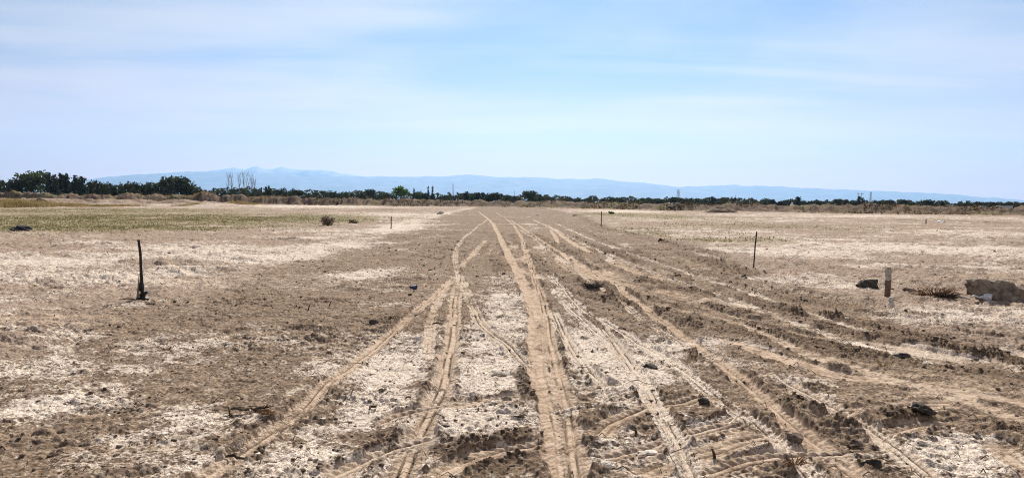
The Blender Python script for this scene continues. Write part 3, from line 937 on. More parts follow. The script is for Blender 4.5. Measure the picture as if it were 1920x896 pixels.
# (x, top y, width, kind, variant, own label or None, landmark phrase for the ones that follow)
TREES_A = [  # nearer left belt
    (-40, 326, 34, 'bushy', 0, None, None), (-12, 330, 26, 'bushy', 1, None, None),
    (6, 333, 18, 'bushy', 1, 'low dark tree at the left end of the belt, beside the big round one', None),
    (26, 327, 26, 'bushy', 2, 'bushy tree leaning up against the left side of the big round tree', None),
    (57, 316, 48, 'round', 0, 'biggest round airy tree of the left belt, behind the dry grass', 'the big round airy tree'),
    (91, 324, 16, 'column', 0, None, None), (103, 327, 15, 'column', 1, None, None), (113, 325, 16, 'column', 2, None, None), (125, 326, 16, 'column', 0, None, None),
    (142, 329, 20, 'column', 1, None, None), (153, 331, 18, 'column', 2, None, None), (167, 337, 18, 'bushy', 3, None, None), (181, 335, 20, 'bushy', 0, None, None),
    (196, 336, 20, 'bushy', 1, None, None), (208, 337, 18, 'bushy', 2, None, None), (219, 342, 16, 'bushy', 3, None, None),
    (236, 341, 18, 'bushy', 1, 'low dark tree just right of the gap in the left belt', 'the low tree beside the gap'),
    (250, 338, 22, 'bushy', 0, None, None), (267, 336, 20, 'bushy', 3, None, None), (283, 335, 18, 'bushy', 2, None, None), (298, 334, 20, 'bushy', 1, None, None), (312, 331, 22, 'bushy', 0, None, None),
    (333, 324, 42, 'round', 1, 'tall dense dark tree with a domed crown above the low dark bush', 'the tall domed dark tree'),
    (354, 333, 24, 'bushy', 3, None, None), (368, 346, 20, 'bushy', 2, None, None)]
TREES_B = [  # far row
    (387, 354, 22, 'bushy', 0), (406, 353, 16, 'bushy', 1), (422, 352, 22, 'bushy', 2), (437, 352, 18, 'bushy', 3),
    (450, 350, 26, 'bushy', 0), (464, 349, 28, 'bushy', 1), (478, 351, 22, 'bushy', 2), (493, 352, 20, 'bushy', 3),
    (503, 347, 11, 'flat', 0, 'narrow square-topped dark tree right of the bare poplars', 'the narrow square-topped tree'),
    (514, 353, 18, 'bushy', 1), (525, 352, 16, 'bushy', 0), (537, 353, 18, 'bushy', 2),
    (552, 349, 28, 'round', 2, 'rounded dark tree wider than its neighbours in the far row', 'the wide rounded far tree'),
    (579, 357, 24, 'bushy', 3), (595, 355, 18, 'bushy', 1), (612, 356, 20, 'bushy', 0), (625, 355, 18, 'bushy', 2), (637, 355, 18, 'bushy', 3), (650, 357, 18, 'bushy', 1), (664, 360, 18, 'bushy', 0), (679, 357, 18, 'bushy', 2),
    (695, 351, 18, 'round', 1, 'small round-headed dark tree standing above the hedge left of the bright green tree', 'the small round-headed tree'),
    (710, 358, 18, 'bushy', 3), (722, 361, 18, 'bushy', 0), (735, 362, 18, 'bushy', 1),
    (752, 347, 29, 'umbrella', 0, 'bright green broad-headed tree with a visible trunk, lighter than all the rest', 'the bright green tree'),
    (776, 352, 5.5, 'cypress', 0, 'slim dark cypress nearest the bright green tree', None), (783, 357, 18, 'round', 0, 'small mid-green round tree beside the single slim cypress', None),
    (796, 357, 18, 'round', 2, 'dark rounded tree tucked against the pair of slim cypresses', None),
    (803, 348, 6, 'cypress', 0, 'left one of the close pair of slim cypresses', None), (811, 348, 6.5, 'cypress', 0, 'right one of the close pair of slim cypresses', 'the pair of slim cypresses'),
    (824, 364, 16, 'bushy', 2), (836, 362, 18, 'bushy', 3), (848, 366, 18, 'bushy', 0), (866, 362, 18, 'bushy', 1), (875, 359, 14, 'column', 1), (886, 361, 16, 'bushy', 2), (897, 361, 14, 'column', 2), (905, 361, 12, 'column', 0), (917, 362, 16, 'bushy', 3),
    (929, 355, 26, 'round', 2, 'broad dark tree rising over the hedge at the head of the tracks', 'the tree over the tracks'),
    (947, 362, 20, 'bushy', 1), (960, 366, 18, 'bushy', 0), (974, 367, 18, 'bushy', 2),
    (995, 354, 24, 'round', 1, 'spiky-topped dark tree right of the tracks, left of the long even hedge', 'the spiky-topped dark tree'),
    (1010, 361, 18, 'bushy', 3), (1020, 366, 16, 'bushy', 1), (1036, 369, 22, 'bushy', 0), (1053, 369, 22, 'bushy', 2), (1070, 369, 22, 'bushy', 1), (1087, 369, 22, 'bushy', 3), (1106, 371, 16, 'bushy', 0),
    (1131, 367, 14, 'bushy', 2), (1143, 366, 16, 'bushy', 1), (1155, 369, 16, 'bushy', 0), (1167, 369, 16, 'bushy', 3), (1187, 371, 22, 'bushy', 2), (1208, 369, 18, 'bushy', 1), (1225, 371, 18, 'bushy', 0), (1243, 369, 18, 'bushy', 3),
    (1265, 365, 22, 'round', 2, 'rounded dark tree directly below the top of the distant pylon', 'the tree below the pylon'),
    (1279, 370, 18, 'bushy', 0), (1291, 373, 16, 'bushy', 2), (1304, 369, 18, 'bushy', 1), (1323, 371, 20, 'bushy', 3), (1336, 369, 14, 'column', 1), (1352, 370, 20, 'bushy', 0),
    (1376, 369, 9, 'flat', 0, 'small square-topped dark tree right of the pylon', 'the small square-topped tree'),
    (1392, 374, 22, 'bushy', 2), (1412, 375, 24, 'bushy', 3), (1435, 372, 16, 'bushy', 1), (1450, 374, 14, 'column', 0), (1460, 375, 14, 'bushy', 2), (1474, 374, 18, 'bushy', 0),
    (1496, 369, 14, 'column', 2, 'pointed dark tree taller than its neighbours above the brown bank, right of middle', 'the pointed taller tree'),
    (1510, 374, 18, 'bushy', 1), (1526, 374, 16, 'bushy', 3), (1538, 375, 14, 'bushy', 0), (1553, 377, 18, 'bushy', 2), (1572, 371, 13, 'round', 1), (1588, 374, 14, 'column', 1), (1599, 374, 14, 'bushy', 3),
    (1611, 368, 9, 'column', 0, 'slim pointed conifer under the two thin poles', 'the slim pointed conifer'),
    (1618, 371, 9, 'column', 2), (1630, 377, 14, 'bushy', 1), (1649, 374, 20, 'bushy', 0),
    (1667, 371, 22, 'round', 2, 'wide domed dark tree just right of the lattice mast', 'the wide domed tree by the mast'),
    (1693, 372, 20, 'round', 1), (1711, 375, 20, 'bushy', 3), (1727, 379, 14, 'bushy', 2),
    (1741, 370, 21, 'round', 2, 'round dark tree standing alone between low shrubs on the far right', 'the lone round tree'),
    (1757, 379, 14, 'bushy', 0), (1767, 376, 9, 'column', 1), (1779, 379, 18, 'bushy', 1), (1796, 378, 20, 'bushy', 2), (1820, 374, 22, 'bushy', 3), (1839, 377, 16, 'bushy', 0), (1850, 376, 14, 'bushy', 1),
    (1865, 376, 18, 'bushy', 2), (1882, 377, 18, 'bushy', 3), (1901, 377, 20, 'bushy', 0), (1918, 377, 18, 'bushy', 1), (1945, 376, 24, 'bushy', 2), (1975, 377, 26, 'bushy', 3)]


def belt(lst, Yf, group, first_mark):
    mark, n = first_mark, 0
    for t in lst:
        px, top, w, kind, var = t[:5]
        lab = t[5] if len(t) > 5 else None
        mk = t[6] if len(t) > 6 else None
        if px < 0:
            lab = 'dark bushy tree beyond the left edge of the view'
        elif px > 1920:
            lab = 'dark bushy tree beyond the right edge of the view'
        elif lab is None:
            shape = {'bushy': 'low dark bushy tree', 'column': 'narrow dark upright tree', 'round': 'round dark tree'}[kind]
            lab = f'{shape}, {ORD[n]} right of {mark}'; n += 1
        if mk:
            mark, n = mk, 0
        nm = {'cypress': 'cypress_tree', 'column': 'conifer_tree', 'umbrella': 'green_tree'}.get(kind, 'dark_tree')
        plant((kind, var), nm, px, top, w * 1.22, Yf(px), lab, 'tree', group)


belt(TREES_A, lambda p: 270 + random.uniform(-6, 6), 'trees of the near left belt', None)
belt(TREES_B, lambda p: 330 + random.uniform(-12, 12), 'trees of the far row beyond the bank', 'the near left belt')
for key, pr in PROTO.items():
    for o in pr:
        if id(o) not in used:
            bpy.data.objects.remove(o)


def undergrowth():
    xs, tops, Ys = [], [], []
    prof = [(-80, 342), (225, 345), (230, 351), (290, 342), (370, 350), (380, 356), (450, 352), (560, 356), (740, 363), (900, 365), (1020, 367), (1105, 371), (1300, 372), (1500, 377), (1700, 379), (1920, 381), (2000, 381)]
    P = np.array(prof)
    n = 24000
    px = rng.uniform(-80, 2000, n); Y = np.where(px < 375, 285, 350) + rng.normal(0, 5, n)
    tp = np.interp(px, P[:, 0], P[:, 1])
    V = []
    C = []
    for i in range(n):
        x, zt = at(px[i], tp[i] + (vn(np.array([px[i] * .12]), np.array([3.]), 5)[0] - .5) * 9, Y[i])
        C.append((x, Y[i], max(.1, zt) * rng.random() ** .6 * .97))
    C = np.array(C)
    u = rng.normal(size=(n, 3)); u /= np.linalg.norm(u, axis=1)[:, None]
    v = np.cross(u, rng.normal(size=(n, 3))); v /= np.linalg.norm(v, axis=1)[:, None]
    s = .42 * np.exp(rng.normal(0, .3, n))[:, None]
    V = np.stack([C + u * s, C + v * s * .7, C - u * s * .9 + v * s * .1, C - v * s * .75], 1).reshape(-1, 3)
    o = tri_mesh('undergrowth', V, np.arange(n)[:, None] * 4 + np.array([[0, 1, 2, 3]]), M['scrub'])
    tag(o, 'dark continuous scrub filling in below the trees of the far row', 'scrub', kind='stuff')


undergrowth()


def bare_tree(px, top, Y, label, seed, sway=.0, n=14):
    sway *= .4
    x, zt = at(px, top, Y); zb = gz(x, Y); h = zt - zb
    rg = random.Random(seed)
    o = empty('bare_tree', (x, Y, zb - .05)); tag(o, label, 'bare tree', 'bare poplars of the left row')
    t = MB(); b = MB()
    pts = [(rg.uniform(-.1, .1) * k + sway * k, 0, h * k / 5) for k in range(6)]
    t.tube(pts, [.13, .11, .09, .07, .05, .02], 6).build('trunk', M['pale_bark'], o)
    for k in range(n):
        z0 = rg.uniform(.3, .85) * h; q = rg.choice((-1, 1)) * rg.uniform(.5, 1.1); e = rg.uniform(-.8, .8); L = rg.uniform(.18, .34) * h
        L = min(L, (h * .99 - z0) / 1.15)
        bx = np.interp(z0, [p[2] for p in pts], [p[0] for p in pts])
        b.tube([(bx, 0, z0), (bx + q * .5, e * .5, z0 + L * .5), (bx + q * .8, e, z0 + L)], [.045, .035, .018], 5)
        b.tube([(bx + q * .5, e * .5, z0 + L * .5), (bx + q * .9, e * .6, z0 + L * .8)], [.03, .012], 4)
        b.tube([(bx + q * .8, e, z0 + L), (bx + q * 1.0, e * 1.2, z0 + L * 1.15)], [.02, .008], 4)
    b.build('branches', M['pale_bark'], o)


for i, (px, top, sw, lab) in enumerate([
        (427, 320, .15, 'bare grey poplar standing apart to the left of the bare clump'), (433, 323, .2, 'bare poplar leaning right beside the detached bare one'),
        (449, 321, -.05, 'leftmost bare poplar of the tight bare clump'), (457, 318, 0., 'tallest bare poplar in the middle of the bare clump'),
        (464, 320, .06, 'bare poplar just right of the tallest bare one'), (471, 322, .1, 'shorter bare poplar on the right side of the clump'), (477, 334, .12, 'stunted bare poplar at the right foot of the clump')]):
    bare_tree(px, top, 322 + i * 2.5, lab, 60 + i, sw)


def leafy_bush(name, px, base, wpx, hpx, mat, label, cat, seed, n=700, sz=.09, stems=True, group=None):
    g = G(px, base); x, y = g; zb = gz(x, y); w = wpx / FPX * y; h = hpx / FPX * y
    rg = random.Random(seed)
    o = empty(name, (x, y, zb - .02)); tag(o, label, cat, group)
    lobes = [(rg.uniform(-.3, .3) * w, rg.uniform(-.2, .2) * w, rg.uniform(.3, .7) * h, rg.uniform(.14, .24) * w, rg.uniform(.14, .24) * w, rg.uniform(.2, .34) * h) for _ in range(8)]
    lobes.append((0, 0, .3 * h, .4 * w, .35 * w, .3 * h))
    V, F = leaf_cloud(lobes, n, sz, seed)
    V[:, 2] = np.abs(V[:, 2])
    tri_mesh('foliage', V, F, mat, o)
    b = MB()
    for l in lobes:
        b.tube([(l[0] * .15, l[1] * .15, 0), (l[0] * .6, l[1] * .6, l[2] * .6), (l[0] * 1.2, l[1] * 1.2, l[2] + l[5] * .7)], [.02, .015, .006], 5)
    b.build('stems', M['twig'], o)


leafy_bush('dark_bush', 328, 383, 46, 17, M['scrub'], 'low dark bush in front of the tall domed tree on the left', 'bush', 71, 900, .20)
leafy_bush('dry_bush', 616, 424, 34, 20, M['old_wood'], 'twiggy grey-brown dry bush at the right end of the green grass', 'bush', 72, 420, .05)
leafy_bush('dry_bush', 662, 421, 24, 12, M['old_wood'], 'smaller faint dry bush right of the twiggy grey-brown one', 'bush', 73, 200, .05)
leafy_bush('green_weed', 1147, 402, 12, 5, M['leaf_mid'], 'small green weed beside the far right stake', 'weed', 74, 120, .10)


def mound(name, px, base, wpx, hpx, mat, label, cat, seed, depth=.7):
    g = G(px, base); x, y = g; w = wpx / FPX * y; h = hpx / FPX * y
    n = 40
    u = np.linspace(-1, 1, n); X, Y = np.meshgrid(u, u); R = np.hypot(X, Y)
    z = np.clip(1 - R ** 1.6, 0, 1) * (.45 + .9 * fbm(X.ravel() * 2.3 + seed, Y.ravel() * 2.3, seed, 4).reshape(n, n)) - .06 - .3 * np.clip(R - .9, 0, 1)
    co = np.column_stack([(X * w / 2).ravel(), (Y * w / 2 * depth).ravel(), (z * h * 1.1).ravel()])
    i, j = np.meshgrid(np.arange(n - 1), np.arange(n - 1), indexing='ij')
    q = np.stack([i * n + j, i * n + j + 1, (i + 1) * n + j + 1, (i + 1) * n + j], -1).reshape(-1, 4)
    o = tri_mesh(name, co, q, mat, None, True); o.location = (x, y, gz(x, y) - .05)
    tag(o, label, cat)


M['spoil'] = speck_mat('spoil_soil', (.15, .105, .075), (.36, .27, .20), 1.2, bump=.8, dist=.2)
M['dark_bank'] = speck_mat('bank_soil', (.07, .048, .035), (.24, .17, .12), 1.2, bump=.8, dist=.2)
M['dark_spoil'] = speck_mat('dark_spoil', (.035, .028, .022), (.12, .09, .07), 1.5, bump=.8, dist=.2)
mound('soil_heap', 76, 387, 42, 13, M['dark_spoil'], 'dark heap of rubble at the edge of the grass in front of the left bank', 'soil heap', 1)
mound('soil_heap', 115, 388, 34, 8, M['dark_spoil'], 'low dark heap just right of the dark rubble heap', 'soil heap', 5)
mound('soil_heap', 1352, 399, 70, 12, M['dark_bank'], 'wide low spoil heap against the brown bank on the right', 'soil heap', 2)
mound('soil_heap', 1272, 395, 34, 6, M['dark_spoil'], 'small dark heap against the bank left of the low spoil heap', 'soil heap', 3)
mound('soil_heap', 160, 382, 60, 10, M['spoil'], 'pale rubble heap right of the orange dry grass', 'soil heap', 4)


# ------------------------------------------------------------------ poles and masts
def pole(px, top, Y, label, name='utility_pole', arm=0., rad=.14, lean=0.):
    x, zt = at(px, top, Y); zb = gz(x, Y)
    o = empty(name, (x, Y, zb)); tag(o, label, 'pole')
    MB().tube([(0, 0, -.2), (lean * .5, 0, (zt - zb) / 2), (lean, 0, zt - zb)], [rad * 1.15, rad, rad * .8], 8).build('post', M['pole_wood'], o)
    if arm:
        MB().tube([(-arm, 0, zt - zb - .5), (arm, 0, zt - zb - .5)], .07, 6).build('crossarm', M['pole_wood'], o)
    MB().tube([(lean, 0, zt - zb - .02), (lean, 0, zt - zb + .15)], [.06, .04], 6).build('insulator', M['steel'], o)


pole(850, 345, 310, 'tall dark wooden pole standing alone among the trees near the middle', lean=-.15)
pole(965, 358, 380, 'faint thin pole between the broad dark tree and the spiky one', rad=.09)
pole(1609, 361, 300, 'left of the two thin poles above the slim conifer', arm=.5, rad=.11)
pole(1616, 361, 305, 'right of the two thin poles above the slim conifer', arm=.8, rad=.11)
pole(1379, 366, 312, 'short thin pole sticking up behind the small square-topped tree', rad=.07)


def lattice(name, px, top, Y, wb, wt, arms, label, rad):
    x, zt = at(px, top, Y); zb = gz(x, Y); h = zt - zb
    o = empty(name, (x, Y, zb), .5); tag(o, label, 'mast')
    legs = [(-1, -1), (1, -1), (1, 1), (-1, 1)]
    W = lambda t: (wb + (wt - wb) * t) / 2
    for a, b in legs:
        MB().tube([(a * W(0), b * W(0), 0), (a * W(1), b * W(1), h)], rad, 5).build('leg', M['steel'], o)
    m = MB(); K = 9
    for k in range(K):
        for q in range(4):
            a, b = legs[q], legs[(q + 1) % 4]
            t0, t1 = k / K, (k + 1) / K
            m.tube([(a[0] * W(t0), a[1] * W(t0), h * t0), (b[0] * W(t1), b[1] * W(t1), h * t1)], rad * .6, 4)
            m.tube([(a[0] * W(t1), a[1] * W(t1), h * t1), (b[0] * W(t1), b[1] * W(t1), h * t1)], rad * .5, 4)
    m.build('bracing', M['steel'], o)
    for z, L in arms:
        c = MB()
        for s in (-1, 1):
            c.tube([(0, 0, h * z), (s * L, 0, h * z + .3)], rad * .8, 5); c.tube([(0, 0, h * z - 1.0), (s * L, 0, h * z + .3)], rad * .6, 4)
        c.build('crossarm', M['steel'], o)


lattice('power_pylon', 1272, 356, 900, 4.5, 1.1, [(.97, 4.6), (.82, 3.6)], 'grey lattice power pylon showing faintly above the trees right of middle', .14)
lattice('lattice_mast', 1633, 360, 620, 1.6, .9, [], 'thin grey lattice mast right of the two thin poles', .09)


def fence_post(px, base, hpx, mat, label, Y=None, lean=.03, dy=0):
    g = G(px, base)
    Y = Y or g[1]
    x, zb = at(px, base, Y); zb = gz(x, Y); h = hpx / FPX * Y
    o = empty('fence_post', (x, Y, zb)); tag(o, label, 'post', 'small posts along the bank')
    MB().tube([(0, 0, -.1), (lean * h, 0, h * .5), (lean * 2 * h, 0, h)], [.07, .06, .05], 6).build('shaft', mat, o)
    MB().tube([(lean * 2 * h, 0, h), (lean * 2 * h, 0, h + .05)], [.055, .02], 6).build('tip', mat, o)


fence_post(504, 382, 9, M['white_paint'], 'pale short post at the foot of the left bank below the square-topped tree')
fence_post(752, 383, 10, M['pole_wood'], 'dark post in front of the bank below the bright green tree')
fence_post(857, 382, 12, M['pole_wood'], 'dark post on the bank beside the tall wooden pole')
fence_post(1204, 386, 15, M['pole_wood'], 'dark tall post on the bank right of the long even hedge', Y=165)
fence_post(1304, 391, 13, M['pole_wood'], 'dark post on the bank left of the low spoil heap', Y=150)
fence_post(1405, 394, 9, M['white_paint'], 'pale post on the bank right of the low spoil heap', Y=140)
fence_post(1736, 420, 8, M['white_paint'], 'short white post in the field at the far right')


def low_wall(px0, px1, top, Y, label):
    x0, z = at(px0, top, Y); x1, _ = at(px1, top, Y)
    zb = gz((x0 + x1) / 2, Y) - .1
    z = max(z, zb + .35)
    o = empty('low_wall', ((x0 + x1) / 2, Y, zb)); tag(o, label, 'wall', 'low white walls beyond the bank')
    MB().box((0, 0, (z - zb) / 2 - .03), (x1 - x0, .3, z - zb - .06)).build('wall_body', M['wall'], o)
    MB().box((0, 0, z - zb - .012), (x1 - x0 + .1, .4, .09)).build('coping', M['wall'], o)


low_wall(1774, 1787, 386.2, 124, 'shortest low white wall above the bank on the far right')
low_wall(1838, 1850, 386.6, 122, 'low white wall between the shortest one and the longest one')
low_wall(1869, 1898, 386.2, 120, 'longest low white wall above the bank at the right edge')


# ------------------------------------------------------------------ stakes and things lying about
def thin_stake(px, base, tx, ty, mat, rad, label, foot=True):
    x, y = G(px, base); zb = gz(x, y)
    xt, zt = at(tx, ty, y)
    o = empty('marker_stake', (x, y, zb)); tag(o, label, 'stake', 'thin stakes marking the road')
    dx, h = xt - x, zt - zb
    MB().tube([(0, 0, -.12), (dx * .3 + .006, 0, h * .3), (dx * .62 - .006, 0, h * .62), (dx, 0, h)], [rad, rad * .95, rad * 1.02, rad * .9], 8).build('shaft', mat, o)
    MB().tube([(dx, 0, h - .005), (dx, 0, h + rad * .8)], [rad * 1.15, rad * .7], 8).build('tip', mat, o)
    if foot:
        v, f = lumpy(2, int(px), .3)
        tri_mesh('soil_collar', v * [rad * 3.2, rad * 3, rad * 1.6] + [0, -.01, .0], f, M['clod'], o)


thin_stake(1412, 504, 1419, 435, M['charred'], .017, 'thin dark leaning stake in the pale field right of the road')
thin_stake(1127, 426, 1128, 397, M['charred'], .028, 'distant thin dark stake at the right edge of the road')
thin_stake(733, 429, 734, 407, M['brown_wood'], .03, 'distant thin brown stake at the left edge of the road')

# the charred post on the left with a wooden splint and lumps at its foot
x, y = G(268, 567); zb = gz(x, y)
o = empty('charred_stake', (x, y, zb)); tag(o, 'black iron stake leaning left with wood splint and black lumps at its foot', 'stake')
s = y / FPX
MB().tube([(0, 0, -.15), (-.012, 0, 30 * s), (-.022, 0, 60 * s), (-3.2 * s, 0, 88 * s), (-6.2 * s, 0, 112 * s)], [.028, .026, .021, .020, .018], 8).build('shaft', M['charred'], o)
MB().tube([(-6.2 * s, 0, 111 * s), (-6.4 * s, 0, 113.5 * s)], [.024, .018], 8).build('cap', M['charred'], o)
MB().tube([(-9.0 * s, -.02, -.03), (-7.2 * s, -.015, 18 * s), (-6.4 * s, -.01, 32 * s), (-6.2 * s, -.01, 45 * s)], [.022, .019, .014, .004], 5).build('wood_splint', M['old_wood'], o)
for k, (dx, dz, sx, sz) in enumerate([(-5, 2.5, 5.2, 3.6), (3.5, 3, 5.5, 6.5), (4.2, 14, 3.6, 5.0), (0, 9, 3.6, 8.), (-1.5, 25, 2.4, 10.)]):
    v, f = lumpy(3, 500 + k, .3, 2.2)
    tri_mesh('foot_lump', v * [sx * 1.35 * s, .06, sz * 1.1 * s] + [dx * s, -.01, dz * s], f, M['charred'], o)
# broken twig beside it
x2, y2 = G(289, 575)
m = MB().tube([(0, 0, .015), (-.06, -.05, .012), (-.13, -.12, .015)], [.008, .009, .006], 5).tube([(0, 0, .015), (-.03, .10, .03), (-.12, .16, .05)], [.009, .007, .005], 5)
t = m.build('broken_twig', M['twig']); t.location = (x2, y2, gz(x2, y2)); tag(t, 'short bent twig on the ground right of the black iron stake', 'twig')
x2, y2 = G(245, 568)
t = MB().tube([(-.18, .0, .012), (-.05, .02, .03), (.08, -.01, .02), (.16, .01, .012)], [.006, .01, .009, .006], 5).build('broken_twig', M['twig']); t.location = (x2, y2, gz(x2, y2))
tag(t, 'dark twig lying left of the foot of the black iron stake', 'twig')

# white-topped wooden marker post with a cream bottle at its foot
x, y = G(1664, 560); zb = gz(x, y); s = y / FPX
o = empty('marker_post', (x, y, zb), .12); tag(o, 'squared wooden post with worn white upper half and brown lower half', 'post')
MB().box((0, 0, 15 * s - .05), (8.8 * s, .06, 31 * s + .1), .009).build('lower_shaft', M['brown_wood'], o)
MB().box((.002, 0, 42 * s), (8.2 * s, .056, 23 * s), .010).build('painted_top', M['white_paint'], o)
MB().box((.003, 0, 53.6 * s), (6.5 * s, .045, 2.2 * s), .014).build('weathered_tip', M['old_wood'], o)
x, y = G(1670, 577); zb = gz(x, y); s = y / FPX
o = empty('bottle', (x, y, zb + .0), .3); o.rotation_euler = (.12, -.10, .3); tag(o, 'cream plastic bottle standing crookedly at the foot of the white-topped post', 'bottle')
prof = [(0, 5.5), (2, 7.2), (8, 7.6), (13, 6.4), (16, 4.6), (18.5, 3.2)]
MB().tube([(0, 0, a * s) for a, _ in prof], [b * s for _, b in prof], 14).build('bottle_body', M['cream'], o, True)
MB().tube([(0, 0, a * s) for a in (18.6, 19.4, 24, 26.5, 27)], [b * s for b in (4.4, 5.0, 5.0, 3.6, 1.5)], 12).build('bottle_cap', M['white_paint'], o, True)


def clod_thing(px, base, wpx, hpx, mat, label, seed, deep=1.0, rot=0., name='soil_clod', cat='soil clod', tilt=0., sub=4, amp=.3, group='big soil clods', boxy=1.):
    x, y = G(px, base); w = wpx / FPX * y / 2; h = hpx / FPX * y
    v, f = lumpy(sub, seed, amp * 1.5, 2.3, 9)
    v = np.sign(v) * np.abs(v) ** boxy
    v = v * [w * 1.05, w * deep, h * .56]
    c, sn = math.cos(tilt), math.sin(tilt)
    v = np.column_stack([v[:, 0] * c + v[:, 2] * sn, v[:, 1], -v[:, 0] * sn + v[:, 2] * c])
    v[:, 2] += h * .30
    o = tri_mesh(name, v, f, mat); yb = y + w * deep * .8
    o.location = (x * yb / y, yb, gz(x * yb / y, yb) - .01); o.rotation_euler = (0, 0, rot)
    tag(o, label, cat, group)
    return o


clod_thing(1627, 540, 42, 21, M['black_soil'], 'black soil clod lying left of the white-topped post', 11, .6, .2, tilt=.12, boxy=.75)
clod_thing(1872, 570, 116, 42, M['grey_soil'], 'largest dark grey lump at the right edge beyond the white bag', 12, .26, -.1, tilt=.20, boxy=.8, amp=.46)
clod_thing(1240, 455, 11, 8, M['black_soil'], 'small dark clod on the ridge along the right road edge', 13)
clod_thing(1221, 693, 30, 13, M['black_soil'], 'flat dark clod on white crust between the right-hand tracks', 14, .8)
clod_thing(1637, 874, 36, 22, M['black_soil'], 'dark clod left of the white flat in the lower right corner', 15, .9)
clod_thing(1600, 838, 30, 18, M['clod'], 'brown clod above the dark one left of the white flat', 21, .9)
clod_thing(1318, 752, 24, 16, M['black_soil'], 'dark clod at the left edge of the long diagonal track', 16)
clod_thing(1728, 786, 48, 22, M['black_soil'], 'dark clod on the bank of clods above the short pale track', 17)
clod_thing(1490, 833, 34, 18, M['clod'], 'brown clod where the cross track meets the long diagonal track', 18)
clod_thing(1132, 880, 34, 13, M['slab'], 'white-crusted clod right of the middle track at the bottom', 19, .8)
clod_thing(1215, 848, 46, 9, M['slab'], 'flat white crust slab right of the white-crusted clod', 20, .7)
clod_thing(701, 614, 16, 10, M['black_soil'], 'small dark clod alone on the left half of the road', 22)
clod_thing(1690, 672, 36, 14, M['black_soil'], 'dark clod on the brown soil right of the ruts', 23)
clod_thing(932, 706, 30, 9, M['clod'], 'flat dark flake on the white patch left of the middle track', 24, .7)
clod_thing(835, 808, 28, 10, M['black_soil'], 'dark wedge of crust right of the left double-ribbed track', 25, .6)
clod_thing(158, 859, 18, 8, M['grey_soil'], 'grey stone in the lower left corner', 26)
clod_thing(100, 858, 30, 14, M['clod'], 'brown clod left of the grey stone in the lower left', 27)
clod_thing(218, 851, 16, 10, M['black_soil'], 'dark stone right of the grey stone in the lower left', 28)
clod_thing(1111, 550, 34, 14, M['black_soil'], 'black clod among twigs at the start of the ruts', 29, .8)
clod_thing(1703, 553, 22, 8, M['grey_soil'], 'grey flat stone between white-topped post and brush heap', 30, .8)
clod_thing(1480, 845, 26, 8, M['slab'], 'pale crust lump below the brown clod by the diagonal track', 31, .8)
clod_thing(1740, 690, 24, 8, M['slab'], 'pale crust lump right of the dark clod beside the ruts', 32, .8)
clod_thing(38, 437, 40, 13, M['black_plastic'], 'black plastic sheet heaped on the grass at the left edge', 33, .6, name='plastic_sheet', cat='plastic', amp=.45, group=None)
clod_thing(776, 546, 14, 9, M['blue_plastic'], 'dark blue plastic scrap on the left half of the road', 34, .8, name='plastic_scrap', cat='plastic', amp=.5, sub=3, group=None)
clod_thing(1763, 418, 16, 5, M['white_plastic'], 'white bag lying in the field right of the short white post', 35, .8, name='plastic_bag', cat='bag', amp=.35, group=None)
clod_thing(1007, 0 + 404, 8, 4, M['slab'], 'pale stone near the far end of the road', 36)
clod_thing(826, 402, 12, 7, M['slab'], 'pale stone at the far left edge of the road', 37)
clod_thing(1079, 405, 10, 5, M['slab'], 'pale stone at the far right edge of the road', 38)

# white bag with its twisted neck
x, y = G(1850, 570); s = y / FPX; zb = gz(x, y)
o = empty('plastic_bag', (x, y, zb)); tag(o, 'crumpled white plastic bag with twisted neck in front of the grey lump', 'bag')
v, f = lumpy(4, 41, .22, 2.4, 9)
tri_mesh('bag_body', v * [11.5 * s, .08, 7.5 * s] + [2 * s, 0, 7 * s], f, M['white_plastic'], o)
MB().tube([(-8 * s, 0, 7 * s), (-15 * s, -.01, 6.5 * s), (-22 * s, 0, 9 * s), (-26 * s, 0, 8.5 * s)], [.03, .014, .014, .022], 7).build('bag_neck', M['white_plastic'], o, True)


def brush(name, px, base, wpx, hpx, mat, label, cat, seed, n, rad, up=.8):
    x, y = G(px, base); s = y / FPX; w = wpx * s / 2; h = hpx * s
    rg = random.Random(seed); m = MB()
    for k in range(n):
        a = rg.uniform(0, 2 * PI); q = rg.uniform(0, .35) * w; L = rg.uniform(.5, 1.) * w
        x0, y0 = math.cos(a) * q, math.sin(a) * q * .5; b = a + rg.uniform(-.7, .7)
        e = rg.uniform(.1, 1) ** 1.5 * h * up
        p = [(x0, y0, .0), (x0 + math.cos(b) * L * .45, y0 + math.sin(b) * L * .3, e * .75), (x0 + math.cos(b + .3) * L * .8, y0 + math.sin(b + .3) * L * .4, e * rg.uniform(.5, 1.1))]
        m.tube(p, [rad, rad * .8, rad * .4], 4, False)
        m.tube([p[1], (p[1][0] + rg.uniform(-.3, .3) * w, p[1][1] + rg.uniform(-.15, .15) * w, p[1][2] + rg.uniform(-.1, .4) * h)], [rad * .6, rad * .3], 4, False)
    o = m.build(name, mat); o.location = (x, y, gz(x, y) + .01); tag(o, label, cat)
    return o


